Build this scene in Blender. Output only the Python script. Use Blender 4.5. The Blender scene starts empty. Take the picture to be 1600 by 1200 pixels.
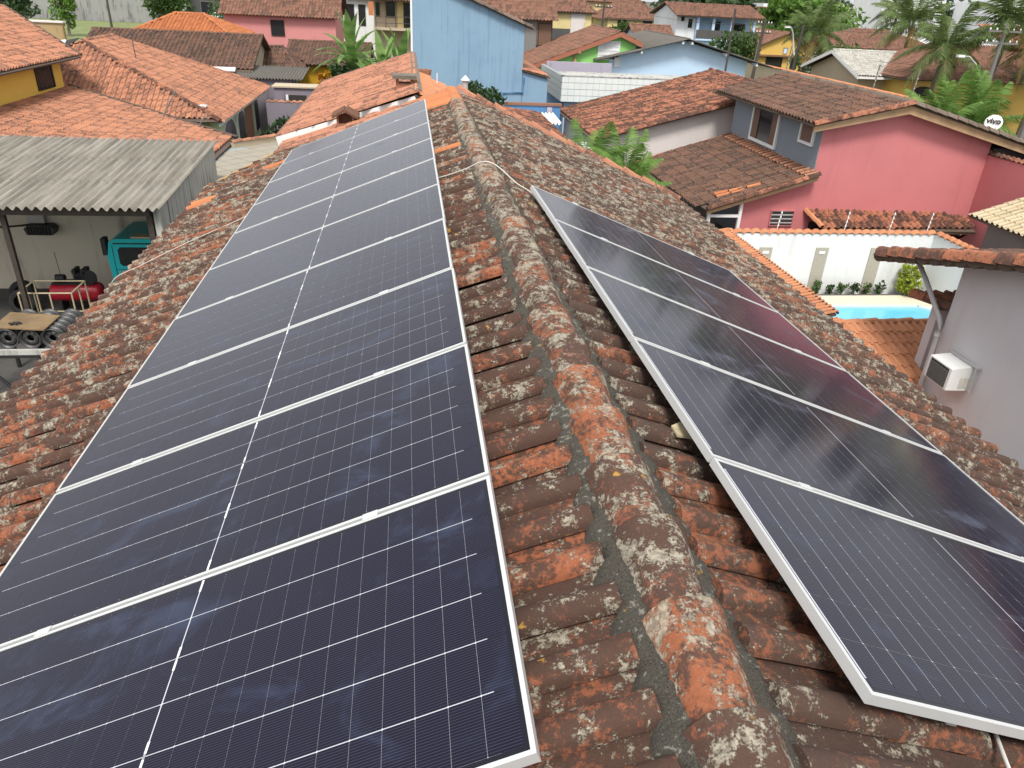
import bpy, math, random
import numpy as np
from mathutils import Matrix, Vector
random.seed(7); RNG = np.random.default_rng(7)
scene = bpy.context.scene
COL = scene.collection
R = math.radians

# ------------------------------------------------------------------ camera
CAM = Vector((-0.7864, -0.1124, 1.5716))
CR = Vector((0.99104375, -0.12544162, 0.04578966)); CU = Vector((0.01850826, 0.46861829, 0.88320685)); CF = Vector((0.13224877, 0.87444914, -0.46674293))
cd = bpy.data.cameras.new('camera'); cam = bpy.data.objects.new('camera', cd); COL.objects.link(cam)
cd.sensor_width = 36.0; cd.lens = 1163.8 / 1600 * 36; cd.clip_end = 3000; cd.clip_start = 0.05
m = Matrix.Identity(4)
for i in range(3):
    m[i][0] = CR[i]; m[i][1] = CU[i]; m[i][2] = -CF[i]; m[i][3] = CAM[i]
cam.matrix_world = m
scene.camera = cam
# ------------------------------------------------------------------ world, sun, exposure
SUN_EL, SUN_AZ = 56.0, 192.0
world = bpy.data.worlds.new('World'); scene.world = world; world.use_nodes = True
wn = world.node_tree.nodes; wl = world.node_tree.links
sky = wn.new('ShaderNodeTexSky'); sky.sky_type = 'NISHITA'; sky.sun_disc = False
sky.sun_elevation = R(SUN_EL); sky.sun_rotation = R(SUN_AZ); sky.air_density = 1.0; sky.dust_density = 5.0; sky.ozone_density = 1.0
hs = wn.new('ShaderNodeHueSaturation'); hs.inputs['Saturation'].default_value = 0.28; hs.inputs['Value'].default_value = 1.0
wl.new(sky.outputs['Color'], hs.inputs['Color'])
# thin high overcast: an even cloud deck, softly mottled, over the clear-sky colour
tc = wn.new('ShaderNodeTexCoord'); cn = wn.new('ShaderNodeTexNoise'); cn.inputs['Scale'].default_value = 2.2; cn.inputs['Detail'].default_value = 5
wl.new(tc.outputs['Generated'], cn.inputs['Vector'])
cr_ = wn.new('ShaderNodeMapRange'); cr_.inputs['From Min'].default_value = .3; cr_.inputs['From Max'].default_value = .7; cr_.inputs['To Min'].default_value = 4.6; cr_.inputs['To Max'].default_value = 6.6
wl.new(cn.outputs['Fac'], cr_.inputs['Value'])
cm = wn.new('ShaderNodeMix'); cm.data_type = 'RGBA'; cm.blend_type = 'MULTIPLY'; cm.inputs[0].default_value = 1.0; cm.inputs[6].default_value = (.97, .99, 1.03, 1); wl.new(cr_.outputs['Result'], cm.inputs[7])
wm = wn.new('ShaderNodeMix'); wm.data_type = 'RGBA'; wm.inputs[0].default_value = .7; wl.new(hs.outputs['Color'], wm.inputs[6]); wl.new(cm.outputs[2], wm.inputs[7])
bg = wn['Background']; wl.new(wm.outputs[2], bg.inputs['Color']); bg.inputs['Strength'].default_value = 0.125
sd = bpy.data.lights.new('sun', 'SUN'); sd.energy = 2.0; sd.angle = R(14); sd.color = (1.0, 0.96, 0.9)
sun = bpy.data.objects.new('sun', sd); COL.objects.link(sun)
sdir = Vector((math.sin(R(SUN_AZ)) * math.cos(R(SUN_EL)), math.cos(R(SUN_AZ)) * math.cos(R(SUN_EL)), math.sin(R(SUN_EL))))
sun.rotation_euler = sdir.to_track_quat('Z', 'Y').to_euler()
scene.view_settings.view_transform = 'Standard'; scene.view_settings.look = 'None'
scene.view_settings.exposure = 0.74; scene.view_settings.gamma = 1.0
scene.render.engine = 'CYCLES'
scene.cycles.max_bounces = 6; scene.cycles.diffuse_bounces = 3; scene.cycles.glossy_bounces = 3; scene.cycles.transparent_max_bounces = 6
scene.cycles.use_denoising = True
G = -6.0                                   # street level below the ridge at z = 0

# ------------------------------------------------------------------ materials
class Nt:
    def __init__(s, name):
        s.m = bpy.data.materials.new(name); s.m.use_nodes = True
        s.t = s.m.node_tree; s.n = s.t.nodes; s.l = s.t.links
        s.b = s.n['Principled BSDF']
    def new(s, typ, **kw):
        nd = s.n.new(typ)
        for k, v in kw.items(): setattr(nd, k, v)
        return nd
    def pos(s, scale=(1, 1, 1)):
        g = s.new('ShaderNodeNewGeometry'); mp = s.new('ShaderNodeMapping'); mp.inputs['Scale'].default_value = scale
        s.l.new(g.outputs['Position'], mp.inputs['Vector']); return mp.outputs['Vector']
    def noise(s, vec, scale, detail=4, rough=.55, dist=0):
        nd = s.new('ShaderNodeTexNoise'); nd.inputs['Scale'].default_value = scale; nd.inputs['Detail'].default_value = detail
        nd.inputs['Roughness'].default_value = rough; nd.inputs['Distortion'].default_value = dist
        s.l.new(vec, nd.inputs['Vector']); return nd.outputs['Fac']
    def ramp(s, fac, a, b, va=0., vb=1.):
        nd = s.new('ShaderNodeMapRange'); nd.clamp = True; nd.interpolation_type = 'SMOOTHSTEP'
        for k, v in zip(('From Min', 'From Max', 'To Min', 'To Max'), (a, b, va, vb)): nd.inputs[k].default_value = v
        s.l.new(fac, nd.inputs['Value']); return nd.outputs['Result']
    def math(s, op, a, b=None):
        nd = s.new('ShaderNodeMath', operation=op)
        for i, x in enumerate((a, b)):
            if x is None: continue
            if isinstance(x, (int, float)): nd.inputs[i].default_value = x
            else: s.l.new(x, nd.inputs[i])
        return nd.outputs[0]
    def mix(s, fac, a, b, blend='MIX'):
        nd = s.new('ShaderNodeMix', data_type='RGBA', blend_type=blend)
        for k, x in ((0, fac), (6, a), (7, b)):
            if isinstance(x, (int, float)): nd.inputs[k].default_value = x
            elif isinstance(x, tuple): nd.inputs[k].default_value = (*x[:3], 1)
            else: s.l.new(x, nd.inputs[k])
        return nd.outputs[2]
    def attr(s, name):
        return s.new('ShaderNodeAttribute', attribute_name=name).outputs['Fac']
    def bump(s, h, strength=.3, dist=.01):
        nd = s.new('ShaderNodeBump'); nd.inputs['Strength'].default_value = strength; nd.inputs['Distance'].default_value = dist
        s.l.new(h, nd.inputs['Height']); s.l.new(nd.outputs['Normal'], s.b.inputs['Normal'])
    def out(s, col, rough=.8, metal=0., spec=None):
        if isinstance(col, tuple): s.b.inputs['Base Color'].default_value = (*col[:3], 1)
        else: s.l.new(col, s.b.inputs['Base Color'])
        if isinstance(rough, (int, float)): s.b.inputs['Roughness'].default_value = rough
        else: s.l.new(rough, s.b.inputs['Roughness'])
        s.b.inputs['Metallic'].default_value = metal
        if spec is not None: s.b.inputs['Specular IOR Level'].default_value = spec
        return s.m

def tile_mat(name, clay1, clay2, dark=(.055, .038, .03), dark_amt=.5, lichen=.3, lichen_col=(.43, .39, .30), yellow=0., sc=1.0, fine=True, ygrad=0.):
    """clay with soot, algae and lichen; amounts 0..1"""
    t = Nt(name); p = t.pos()
    tint = t.attr('tint')
    c = t.mix(tint, clay1, clay2)
    n0 = t.noise(p, 34 * sc, 5, .65)
    c = t.mix(t.ramp(n0, .35, .75, 0, .55), c, tuple(x * .5 for x in clay1))
    n1 = t.noise(p, 7.5 * sc, 7, .72, .3)
    a = t.math('ADD', n1, t.math('MULTIPLY', t.math('SUBTRACT', tint, .5), .22))
    a = t.math('ADD', a, t.math('MULTIPLY', t.math('SUBTRACT', t.noise(p, 42 * sc, 6, .7), .5), .8))
    lo = .72 - .48 * dark_amt
    c = t.mix(t.ramp(a, lo, lo + .17, 0, .9), c, dark)
    h = n0
    if lichen > 0:
        patch = t.noise(p, 9.5 * sc, 4, .68)
        sp = t.math('ADD', t.math('MULTIPLY', t.noise(p, 46 * sc, 6, .74, .1), .66), t.math('MULTIPLY', t.noise(p, 130 * sc, 3, .6), .34))
        lm = t.math('ADD', sp, t.math('MULTIPLY', t.math('SUBTRACT', patch, .5), .95))
        if ygrad:
            sy_ = t.new('ShaderNodeSeparateXYZ'); t.l.new(p, sy_.inputs[0]); lm = t.math('ADD', lm, t.ramp(sy_.outputs['Y'], 2.0, 9.0, 0, ygrad))
        l0 = .74 - .32 * lichen
        lf = t.ramp(lm, l0, l0 + .09, 0, .85)
        ring = t.noise(p, 55 * sc, 3, .5)
        lc = t.mix(t.ramp(ring, .35, .65), lichen_col, tuple(x * .55 for x in lichen_col))
        c = t.mix(lf, c, lc)
        h = t.math('ADD', n0, t.math('MULTIPLY', lf, .7))
    grain = t.noise(p, 150 * sc, 4, .7)
    c = t.mix(t.ramp(grain, .3, .7, 0, .42), c, t.mix(.5, c, (.0, .0, .0)))
    if yellow > 0:
        yn = t.noise(p, 7.5 * sc, 5, .6)
        yf = t.ramp(yn, .70 - .1 * yellow, .74 - .1 * yellow, 0, .8)
        c = t.mix(yf, c, (.42, .24, .045))
    if fine: t.bump(t.math('ADD', h, t.math('MULTIPLY', grain, .35)), .6, .006)
    return t.out(c, .88, spec=.25)

def wall_mat(name, col, stain=.25, scol=(.12, .11, .1), rough=.85, streak=1.0, speck=.06, vs=1.):
    t = Nt(name); p = t.pos((vs, vs, .13)); q = t.pos()
    s1 = t.noise(p, 2.6, 6, .65); s2 = t.noise(q, .8, 5, .6); s3 = t.noise(q, 40, 3, .6)
    c = t.mix(t.ramp(s2, .3, .75, 0, .35), col, tuple(x * .82 for x in col))
    c = t.mix(t.ramp(t.math('ADD', t.math('MULTIPLY', s1, streak), t.math('MULTIPLY', s2, .4)), .72, 1.0, 0, stain), c, scol)
    c = t.mix(t.ramp(s3, .4, .8, 0, speck), c, (.05, .05, .05))
    t.bump(t.math('ADD', s3, t.noise(q, 9, 4, .6)), .25, .008)
    return t.out(c, rough, spec=.25)

def plain(name, col, rough=.5, metal=0., vary=.15, scale=12, bump=0.):
    t = Nt(name); p = t.pos()
    n = t.noise(p, scale, 5, .6)
    c = t.mix(t.ramp(n, .3, .75, 0, vary), col, tuple(x * .45 for x in col))
    if bump: t.bump(n, bump, .006)
    return t.out(c, rough, metal)

def leaf_mat(name, c1, c2, trans=.3):
    t = Nt(name); tint = t.attr('tint'); p = t.pos()
    c = t.mix(tint, c1, c2); c = t.mix(t.ramp(t.noise(p, 2.5, 3), .35, .7, 0, .35), c, tuple(x * .6 for x in c1))
    t.out(c, .55, spec=.3)
    tr = t.new('ShaderNodeBsdfTranslucent'); t.l.new(c, tr.inputs['Color'])
    mx = t.new('ShaderNodeMixShader'); mx.inputs[0].default_value = trans
    t.l.new(t.b.outputs[0], mx.inputs[1]); t.l.new(tr.outputs[0], mx.inputs[2])
    t.l.new(mx.outputs[0], t.n['Material Output'].inputs['Surface']); return t.m

MT = {}
MT['tile_old'] = tile_mat('old_roof_tile', (.34, .115, .055), (.22, .08, .048), dark=(.062, .040, .031), dark_amt=.82, lichen=.58, yellow=.25, ygrad=.05)
MT['tile_old_right'] = tile_mat('old_roof_tile_lichened', (.29, .105, .054), (.185, .075, .05), dark=(.062, .043, .034), dark_amt=.84, lichen=.56, yellow=.15, ygrad=.07)
MT['tile_ridge'] = tile_mat('old_ridge_tile', (.35, .122, .058), (.24, .086, .05), dark=(.07, .045, .035), dark_amt=.74, lichen=.74, yellow=.3, ygrad=.06)
MT['tile_new'] = tile_mat('new_orange_tile', (.60, .24, .10), (.52, .19, .085), dark_amt=.03, lichen=0)
MT['tile_orange'] = tile_mat('orange_roof_tile', (.55, .25, .145), (.44, .185, .11), dark=(.16, .095, .068), dark_amt=.48, lichen=.42, lichen_col=(.36, .30, .25))
MT['tile_orange_clean'] = tile_mat('clean_orange_tile', (.64, .29, .15), (.54, .225, .115), dark_amt=.12, lichen=0)
MT['tile_salmon'] = tile_mat('salmon_roof_tile', (.54, .25, .155), (.44, .19, .115), dark=(.14, .08, .06), dark_amt=.5, lichen=.25, lichen_col=(.36, .30, .25))
MT['tile_streak'] = tile_mat('dark_streaked_tile', (.47, .19, .11), (.37, .14, .085), dark_amt=.7, lichen=.3, lichen_col=(.36, .31, .25), sc=1.2)
MT['tile_verge'] = tile_mat('verge_cap_tile', (.50, .19, .10), (.36, .13, .075), dark=(.09, .06, .048), dark_amt=.62, lichen=.3)
MT['tile_brown'] = tile_mat('brown_roof_tile', (.20, .105, .07), (.13, .08, .06), dark_amt=.45, lichen=.42, lichen_col=(.36, .31, .25), sc=1.1)
MT['tile_farbrown'] = tile_mat('far_brown_tile', (.30, .15, .10), (.19, .105, .075), dark_amt=.35, lichen=.22, lichen_col=(.34, .28, .22), fine=False)
MT['tile_farorange'] = tile_mat('far_orange_tile', (.55, .20, .08), (.45, .15, .06), dark_amt=.2, lichen=0, fine=False)
MT['tile_grey'] = tile_mat('grey_brown_tile', (.23, .18, .14), (.15, .11, .085), dark_amt=.35, lichen=.4, lichen_col=(.36, .33, .27), fine=False)
MT['tile_pale'] = tile_mat('pale_grey_tile', (.60, .58, .52), (.46, .44, .38), dark=(.16, .15, .13), dark_amt=.25, lichen=.4, lichen_col=(.5, .48, .42), fine=False)
MT['tile_cream'] = tile_mat('cream_roof_tile', (.62, .53, .36), (.56, .46, .30), dark=(.2, .16, .1), dark_amt=.12, lichen=0)
MT['deck'] = plain('roof_underside_timber', (.10, .07, .05), .9)
def _mortar():
    t = Nt('ridge_mortar'); p = t.pos(); g = t.noise(p, 170, 5, .75); q = t.noise(p, 30, 6, .7); w = t.noise(p, 6, 5, .65)
    c = t.mix(t.ramp(g, .3, .7), (.038, .034, .028), (.14, .125, .10))
    c = t.mix(t.ramp(w, .4, .7, 0, .6), c, (.10, .095, .08))
    c = t.mix(t.ramp(t.math('ADD', q, t.math('MULTIPLY', w, .5)), .84, .90, 0, .7), c, (.36, .35, .29))
    c = t.mix(t.ramp(t.noise(p, 11, 4, .6), .66, .69, 0, .8), c, (.40, .23, .04))
    t.bump(t.math('ADD', g, q), .9, .012); return t.out(c, .95, spec=.2)
MT['mortar'] = _mortar()
MT['alu'] = plain('aluminium_frame', (.64, .65, .64), .38, .35, .05, 6)
MT['white_paint'] = wall_mat('white_wall_paint', (.76, .77, .77), .35, (.3, .31, .3))
MT['white_grubby'] = wall_mat('grubby_white_paint', (.74, .75, .74), .35, (.34, .35, .34))
MT['white_trim'] = plain('white_trim', (.78, .78, .77), .6, 0, .12)
MT['pink'] = wall_mat('pink_wall_paint', (.55, .185, .19), .3, (.34, .11, .115), vs=1.6)
MT['farpink'] = wall_mat('faded_pink_paint', (.62, .26, .25), .25, (.4, .17, .16))
MT['grey_blue'] = wall_mat('blue_grey_wall_paint', (.23, .265, .30), .15, (.12, .13, .15))
MT['grey_wall'] = wall_mat('grey_wall_render', (.22, .22, .215), .3)
MT['dark_grey_wall'] = wall_mat('dark_grey_render', (.10, .098, .092), .3, (.05, .05, .05))
MT['lilac'] = wall_mat('pale_lilac_grey_paint', (.60, .575, .59), .3, (.38, .36, .36), speck=.03)
MT['beige_pink'] = wall_mat('pale_pink_beige_paint', (.70, .64, .61), .25, (.5, .42, .39))
MT['yellow'] = wall_mat('yellow_wall_paint', (.76, .48, .09), .25, (.45, .26, .05))
MT['faryellow'] = wall_mat('far_yellow_paint', (.68, .45, .12), .3, (.35, .25, .1))
MT['ochre'] = wall_mat('ochre_wall_paint', (.48, .27, .02), .5, (.2, .13, .03))
MT['paleyellow'] = wall_mat('pale_yellow_paint', (.70, .58, .28), .3, (.4, .33, .2))
MT['green'] = wall_mat('bright_green_paint', (.28, .60, .17), .2, (.15, .3, .1))
MT['palegreen'] = wall_mat('pale_green_paint', (.62, .70, .42), .3, (.35, .4, .25))
MT['blue'] = wall_mat('faded_blue_paint', (.235, .36, .475), .6, (.12, .22, .36), streak=1.08, vs=3.0)
MT['lightblue'] = wall_mat('light_blue_paint', (.52, .68, .85), .2, (.35, .45, .55))
MT['deepblue'] = wall_mat('deep_blue_paint', (.10, .24, .46), .4, (.05, .1, .2))
MT['beige'] = wall_mat('beige_wall_render', (.50, .42, .30), .3, (.3, .24, .17))
MT['tan'] = wall_mat('stained_tan_render', (.42, .30, .15), .7, (.16, .12, .07))
MT['concrete'] = wall_mat('weathered_concrete', (.46, .455, .42), .9, (.06, .06, .055), streak=1.12, vs=2.2)
MT['old_concrete'] = wall_mat('old_grey_concrete', (.30, .30, .285), .8, (.07, .07, .065), streak=1.1)
MT['shed_wall'] = wall_mat('shed_plaster', (.62, .56, .45), .75, (.12, .09, .06))
MT['purple_wall'] = wall_mat('purple_grey_render', (.23, .205, .235), .75, (.06, .05, .065))
MT['stainwhite'] = wall_mat('lilac_stained_render', (.42, .38, .45), .8, (.14, .11, .17))
MT['tilefloor'] = plain('patio_floor_tile', (.32, .285, .22), .6, 0, .2, 2)
MT['glass'] = plain('dark_window_glass', (.025, .028, .03), .12, 0, .3)
MT['dark'] = plain('dark_interior', (.03, .026, .024), .8)
MT['wood'] = plain('brown_timber', (.22, .12, .06), .7, 0, .4, 8)
MT['fascia'] = plain('weathered_fascia_board', (.42, .27, .15), .75, 0, .45, 3, .2)
MT['shutter'] = plain('brown_shutter', (.17, .095, .06), .6, 0, .3)
MT['rustboard'] = plain('red_brown_fascia', (.36, .13, .075), .7, 0, .3)
MT['black_iron'] = plain('black_iron', (.02, .02, .02), .5)
MT['rust'] = plain('dark_rusty_steel', (.07, .055, .045), .7, .3, .5)
def _fibre():
    t = Nt('fibre_cement_sheet'); p = t.pos((5.6, .22, 1)); q = t.pos()
    a = t.noise(p, 1.6, 7, .7); b = t.noise(q, 1.1, 5, .6); g = t.noise(q, 60, 4, .7)
    c = t.mix(t.ramp(a, .36, .66), (.18, .165, .14), (.35, .325, .28))
    c = t.mix(t.ramp(b, .4, .7, 0, .45), c, (.24, .22, .18)); c = t.mix(t.ramp(g, .35, .75, 0, .4), c, (.09, .085, .07))
    t.bump(g, .3, .006); return t.out(c, .95, spec=.2)
MT['fibre'] = _fibre()
MT['fibre_dark'] = wall_mat('dark_fibre_cement', (.135, .125, .11), .6, (.09, .08, .07))
MT['brick'] = plain('chimney_brick', (.36, .17, .10), .9, 0, .5, 14, .4)
MT['slab'] = plain('sooty_slab', (.16, .14, .11), .9, 0, .5, 10, .4)
MT['white_plastic'] = plain('white_plastic', (.82, .82, .79), .45, 0, .12)
MT['pipe_grey'] = plain('grey_plastic_pipe', (.45, .435, .425), .5, 0, .2)
MT['teal'] = plain('teal_vehicle_paint', (.015, .50, .52), .3, 0, .1)
MT['red'] = plain('red_tank_paint', (.42, .012, .03), .35, 0, .5)
MT['steel'] = plain('bare_steel_rim', (.10, .10, .10), .45, .5, .5, 9)
MT['cage'] = plain('cream_painted_steel', (.50, .42, .27), .6, 0, .4)
MT['plywood'] = plain('stained_plywood', (.24, .16, .08), .8, 0, .8, 2.2)
MT['rubber'] = plain('black_rubber', (.018, .018, .018), .8)
MT['water'] = Nt('pool_water').out((.13, .50, .70), .06)
MT['deckstone'] = plain('cream_pool_paving', (.66, .59, .46), .8, 0, .18, 3)
MT['stone_strip'] = (lambda t: (lambda n: (t.bump(n, .8, .02), t.out(t.mix(n, (.30, .27, .21), (.50, .47, .39)), .9))[1])(t.noise(t.pos((3, 3, 16)), 3.5, 4, .6)))(Nt('stacked_stone'))
MT['soil'] = plain('dark_soil', (.05, .04, .03), .95)
MT['white_tile'] = plain('white_facade_tile', (.72, .76, .74), .3, 0, .12, 3)
MT['grout'] = plain('tile_grout', (.30, .33, .33), .9)
MT['cable_white'] = plain('white_cable', (.62, .60, .55), .5)
MT['wire'] = plain('overhead_wire', (.06, .06, .06), .6)
MT['pole'] = plain('concrete_pole', (.19, .18, .165), .85, 0, .4)
MT['pole_dark'] = plain('tarred_pole', (.07, .06, .05), .85)
MT['trunk'] = plain('tree_bark', (.16, .12, .085), .95, 0, .5, 14, .5)
MT['palm_trunk'] = plain('palm_bark', (.15, .12, .095), .95, 0, .6, 10, .5)
MT['leaf'] = leaf_mat('tree_leaves', (.05, .10, .025), (.10, .17, .04))
MT['leaf_dark'] = leaf_mat('dark_leaves', (.028, .06, .02), (.06, .11, .035))
MT['leaf_bright'] = leaf_mat('bright_leaves', (.09, .19, .03), (.16, .28, .05))
MT['leaf_far'] = leaf_mat('far_leaves', (.055, .09, .045), (.10, .14, .07))
MT['frond'] = leaf_mat('palm_fronds', (.075, .125, .035), (.18, .24, .075))
MT['frond_fresh'] = leaf_mat('fresh_palm_fronds', (.10, .21, .04), (.22, .34, .08))
MT['frond_dead'] = leaf_mat('yellowing_fronds', (.30, .22, .06), (.22, .14, .06))
MT['banana'] = leaf_mat('banana_leaves', (.11, .22, .05), (.26, .40, .12), .35)
MT['croton'] = leaf_mat('croton_leaves', (.55, .36, .02), (.50, .12, .02), .3)
MT['limeleaf'] = leaf_mat('lime_shrub_leaves', (.26, .34, .03), (.38, .42, .05), .3)
MT['stem'] = plain('green_stem', (.14, .17, .06), .7)
MT['grass'] = plain('grass_blade', (.12, .20, .04), .8)
def _cell():
    t = Nt('solar_cell'); uv = t.new('ShaderNodeUVMap').outputs['UV']; p = t.pos()
    sx = t.new('ShaderNodeSeparateXYZ'); t.l.new(uv, sx.inputs[0])
    f = t.math('ABSOLUTE', t.math('SUBTRACT', t.math('FRACT', t.math('MULTIPLY', sx.outputs['Y'], 20.0)), .5))
    line = t.ramp(f, .30, .5, 0, .36)
    c = t.mix(t.noise(p, .9, 3), (.004, .004, .014), (.009, .007, .015))
    c = t.mix(line, c, (.10, .10, .17))
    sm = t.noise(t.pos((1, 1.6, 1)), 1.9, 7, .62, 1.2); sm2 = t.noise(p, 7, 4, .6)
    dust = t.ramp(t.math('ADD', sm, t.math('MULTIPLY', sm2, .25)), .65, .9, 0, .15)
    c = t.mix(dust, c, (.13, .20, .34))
    dots = t.ramp(t.noise(p, 26, 2, .4), .80, .83, 0, .5); c = t.mix(dots, c, (.4, .42, .42))
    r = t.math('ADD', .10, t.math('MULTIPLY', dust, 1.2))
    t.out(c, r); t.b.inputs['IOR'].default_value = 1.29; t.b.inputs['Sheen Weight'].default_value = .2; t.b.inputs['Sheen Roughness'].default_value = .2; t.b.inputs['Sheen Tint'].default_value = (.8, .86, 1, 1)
    return t.m
MT['cell'] = _cell()
MT['backsheet'] = Nt('panel_backsheet').out((.52, .54, .58), .15)
MT['backdark'] = Nt('panel_edge_dark').out((.006, .006, .012), .14, spec=.3)
def _ground():
    t = Nt('ground_cover'); p = t.pos()
    a = t.noise(p, .05, 5, .6); b = t.noise(p, .6, 6, .65); c_ = t.noise(p, 9, 5, .7)
    c = t.mix(t.ramp(b, .35, .65), (.17, .16, .145), (.11, .10, .085))
    c = t.mix(t.ramp(t.math('ADD', a, t.math('MULTIPLY', b, .25)), .58, .72), c, (.075, .10, .03))
    c = t.mix(t.ramp(c_, .3, .8, 0, .4), c, (.05, .045, .035))
    t.bump(c_, .4, .02); return t.out(c, .95)
MT['ground'] = _ground()
MT['asphalt'] = plain('asphalt', (.06, .06, .062), .9, 0, .3, 6)
MT['grass_sheet'] = (lambda t: t.out(t.mix(t.ramp(t.noise(t.pos(), .5, 7, .7), .3, .7), (.11, .15, .045), (.21, .23, .085)), .95))(Nt('rough_grass'))
MT['floor'] = plain('oily_concrete_floor', (.085, .08, .075), .85, 0, .6, 2)

# ------------------------------------------------------------------ mesh helpers
class MB:
    def __init__(s): s.v = []; s.f = []
    def add(s, vs, fs):
        b = len(s.v); s.v += [tuple(x) for x in vs]; s.f += [tuple(i + b for i in f) for f in fs]; return s
    def box(s, x0, x1, y0, y1, z0, z1):
        return s.add([(x, y, z) for z in (z0, z1) for y in (y0, y1) for x in (x0, x1)],
                     [(0, 2, 3, 1), (4, 5, 7, 6), (0, 1, 5, 4), (2, 6, 7, 3), (0, 4, 6, 2), (1, 3, 7, 5)])
    def obox(s, o, a, b, n, ra, rb, rn):
        o, a, b, n = map(Vector, (o, a, b, n))
        vs = [o + a * x + b * y + n * z for z in rn for y in rb for x in ra]
        return s.add(vs, [(0, 2, 3, 1), (4, 5, 7, 6), (0, 1, 5, 4), (2, 6, 7, 3), (0, 4, 6, 2), (1, 3, 7, 5)])
    def prism(s, pts, ext):
        pts = [Vector(p) for p in pts]; e = Vector(ext); k = len(pts)
        s.add(pts + [p + e for p in pts], [tuple(range(k))[::-1], tuple(range(k, 2 * k))] + [(i, (i + 1) % k, (i + 1) % k + k, i + k) for i in range(k)])
        return s
    def tube(s, pts, r, seg=8, r1=None, cap=True):
        pts = [Vector(p) for p in pts]; k = len(pts); b = len(s.v); r1 = r if r1 is None else r1
        for i, p in enumerate(pts):
            d = (pts[min(i + 1, k - 1)] - pts[max(i - 1, 0)]).normalized()
            up = Vector((0, 0, 1)) if abs(d.z) < .95 else Vector((1, 0, 0))
            a = d.cross(up).normalized(); c = d.cross(a).normalized(); rr = r + (r1 - r) * i / max(k - 1, 1)
            for j in range(seg):
                t = 2 * math.pi * j / seg; s.v.append(tuple(p + (a * math.cos(t) + c * math.sin(t)) * rr))
        for i in range(k - 1):
            for j in range(seg):
                j2 = (j + 1) % seg; s.f.append((b + i * seg + j, b + i * seg + j2, b + (i + 1) * seg + j2, b + (i + 1) * seg + j))
        if cap: s.f.append(tuple(b + j for j in range(seg))); s.f.append(tuple(b + (k - 1) * seg + j for j in range(seg))[::-1])
        return s
    def lathe(s, o, axis, prof, seg=20):
        o = Vector(o); ax = Vector(axis).normalized(); up = Vector((0, 0, 1)) if abs(ax.z) < .9 else Vector((1, 0, 0))
        a = ax.cross(up).normalized(); c = ax.cross(a).normalized(); b = len(s.v)
        for (h, r) in prof:
            for j in range(seg):
                t = 2 * math.pi * j / seg; s.v.append(tuple(o + ax * h + (a * math.cos(t) + c * math.sin(t)) * r))
        for i in range(len(prof) - 1):
            for j in range(seg):
                j2 = (j + 1) % seg; s.f.append((b + i * seg + j, b + i * seg + j2, b + (i + 1) * seg + j2, b + (i + 1) * seg + j))
        return s
    def mesh(s, name, mat, smooth=False):
        me = bpy.data.meshes.new(name); me.from_pydata(s.v, [], s.f); me.update()
        if mat: me.materials.append(MT[mat] if isinstance(mat, str) else mat)
        if smooth: me.polygons.foreach_set('use_smooth', [True] * len(me.polygons))
        return me
    def obj(s, name, mat, parent=None, smooth=False):
        return link(name, s.mesh(name, mat, smooth), parent)

def link(name, me, parent=None, mw=None):
    o = bpy.data.objects.new(name, me); COL.objects.link(o)
    if mw is not None: o.matrix_basis = mw
    if parent is not None:
        o.parent = parent
        if parent.type == 'EMPTY' and parent.get('_w'): o.matrix_parent_inverse = Matrix.Translation(-Vector(parent.location))
    return o
def tag(o, label=None, cat=None, group=None, kind=None):
    if label: o['label'] = label
    if cat: o['category'] = cat
    if group: o['group'] = group
    if kind: o['kind'] = kind
    return o
def thing(name, label, cat, loc, group=None, local=False):
    """Empty at a thing's base; parts are written in world coordinates unless local"""
    o = bpy.data.objects.new(name, None); COL.objects.link(o); o.location = loc; o.empty_display_size = .2
    if not local: o['_w'] = 1
    return tag(o, label, cat, group)
def npmesh(name, V, F, mat, tint=None, smooth=False):
    """V (n,3), F list of equal-length faces as array (m,k)"""
    me = bpy.data.meshes.new(name); V = np.asarray(V, np.float32); F = np.asarray(F, np.int32); k = F.shape[1]
    me.vertices.add(len(V)); me.vertices.foreach_set('co', V.ravel())
    me.loops.add(F.size); me.loops.foreach_set('vertex_index', F.ravel())
    me.polygons.add(len(F)); me.polygons.foreach_set('loop_start', np.arange(len(F), dtype=np.int32) * k)
    me.update(calc_edges=True)
    if tint is not None:
        a = me.attributes.new('tint', 'FLOAT', 'POINT'); a.data.foreach_set('value', np.asarray(tint, np.float32))
    if smooth: me.polygons.foreach_set('use_smooth', np.ones(len(F), bool))
    me.materials.append(MT[mat] if isinstance(mat, str) else mat)
    return me
def project(p):
    d = Vector(p) - CAM; z = d.dot(CF)
    if z < .1: return None
    return 800 + 1163.8 * d.dot(CR) / z, 600 - 1163.8 * d.dot(CU) / z, z

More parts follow.
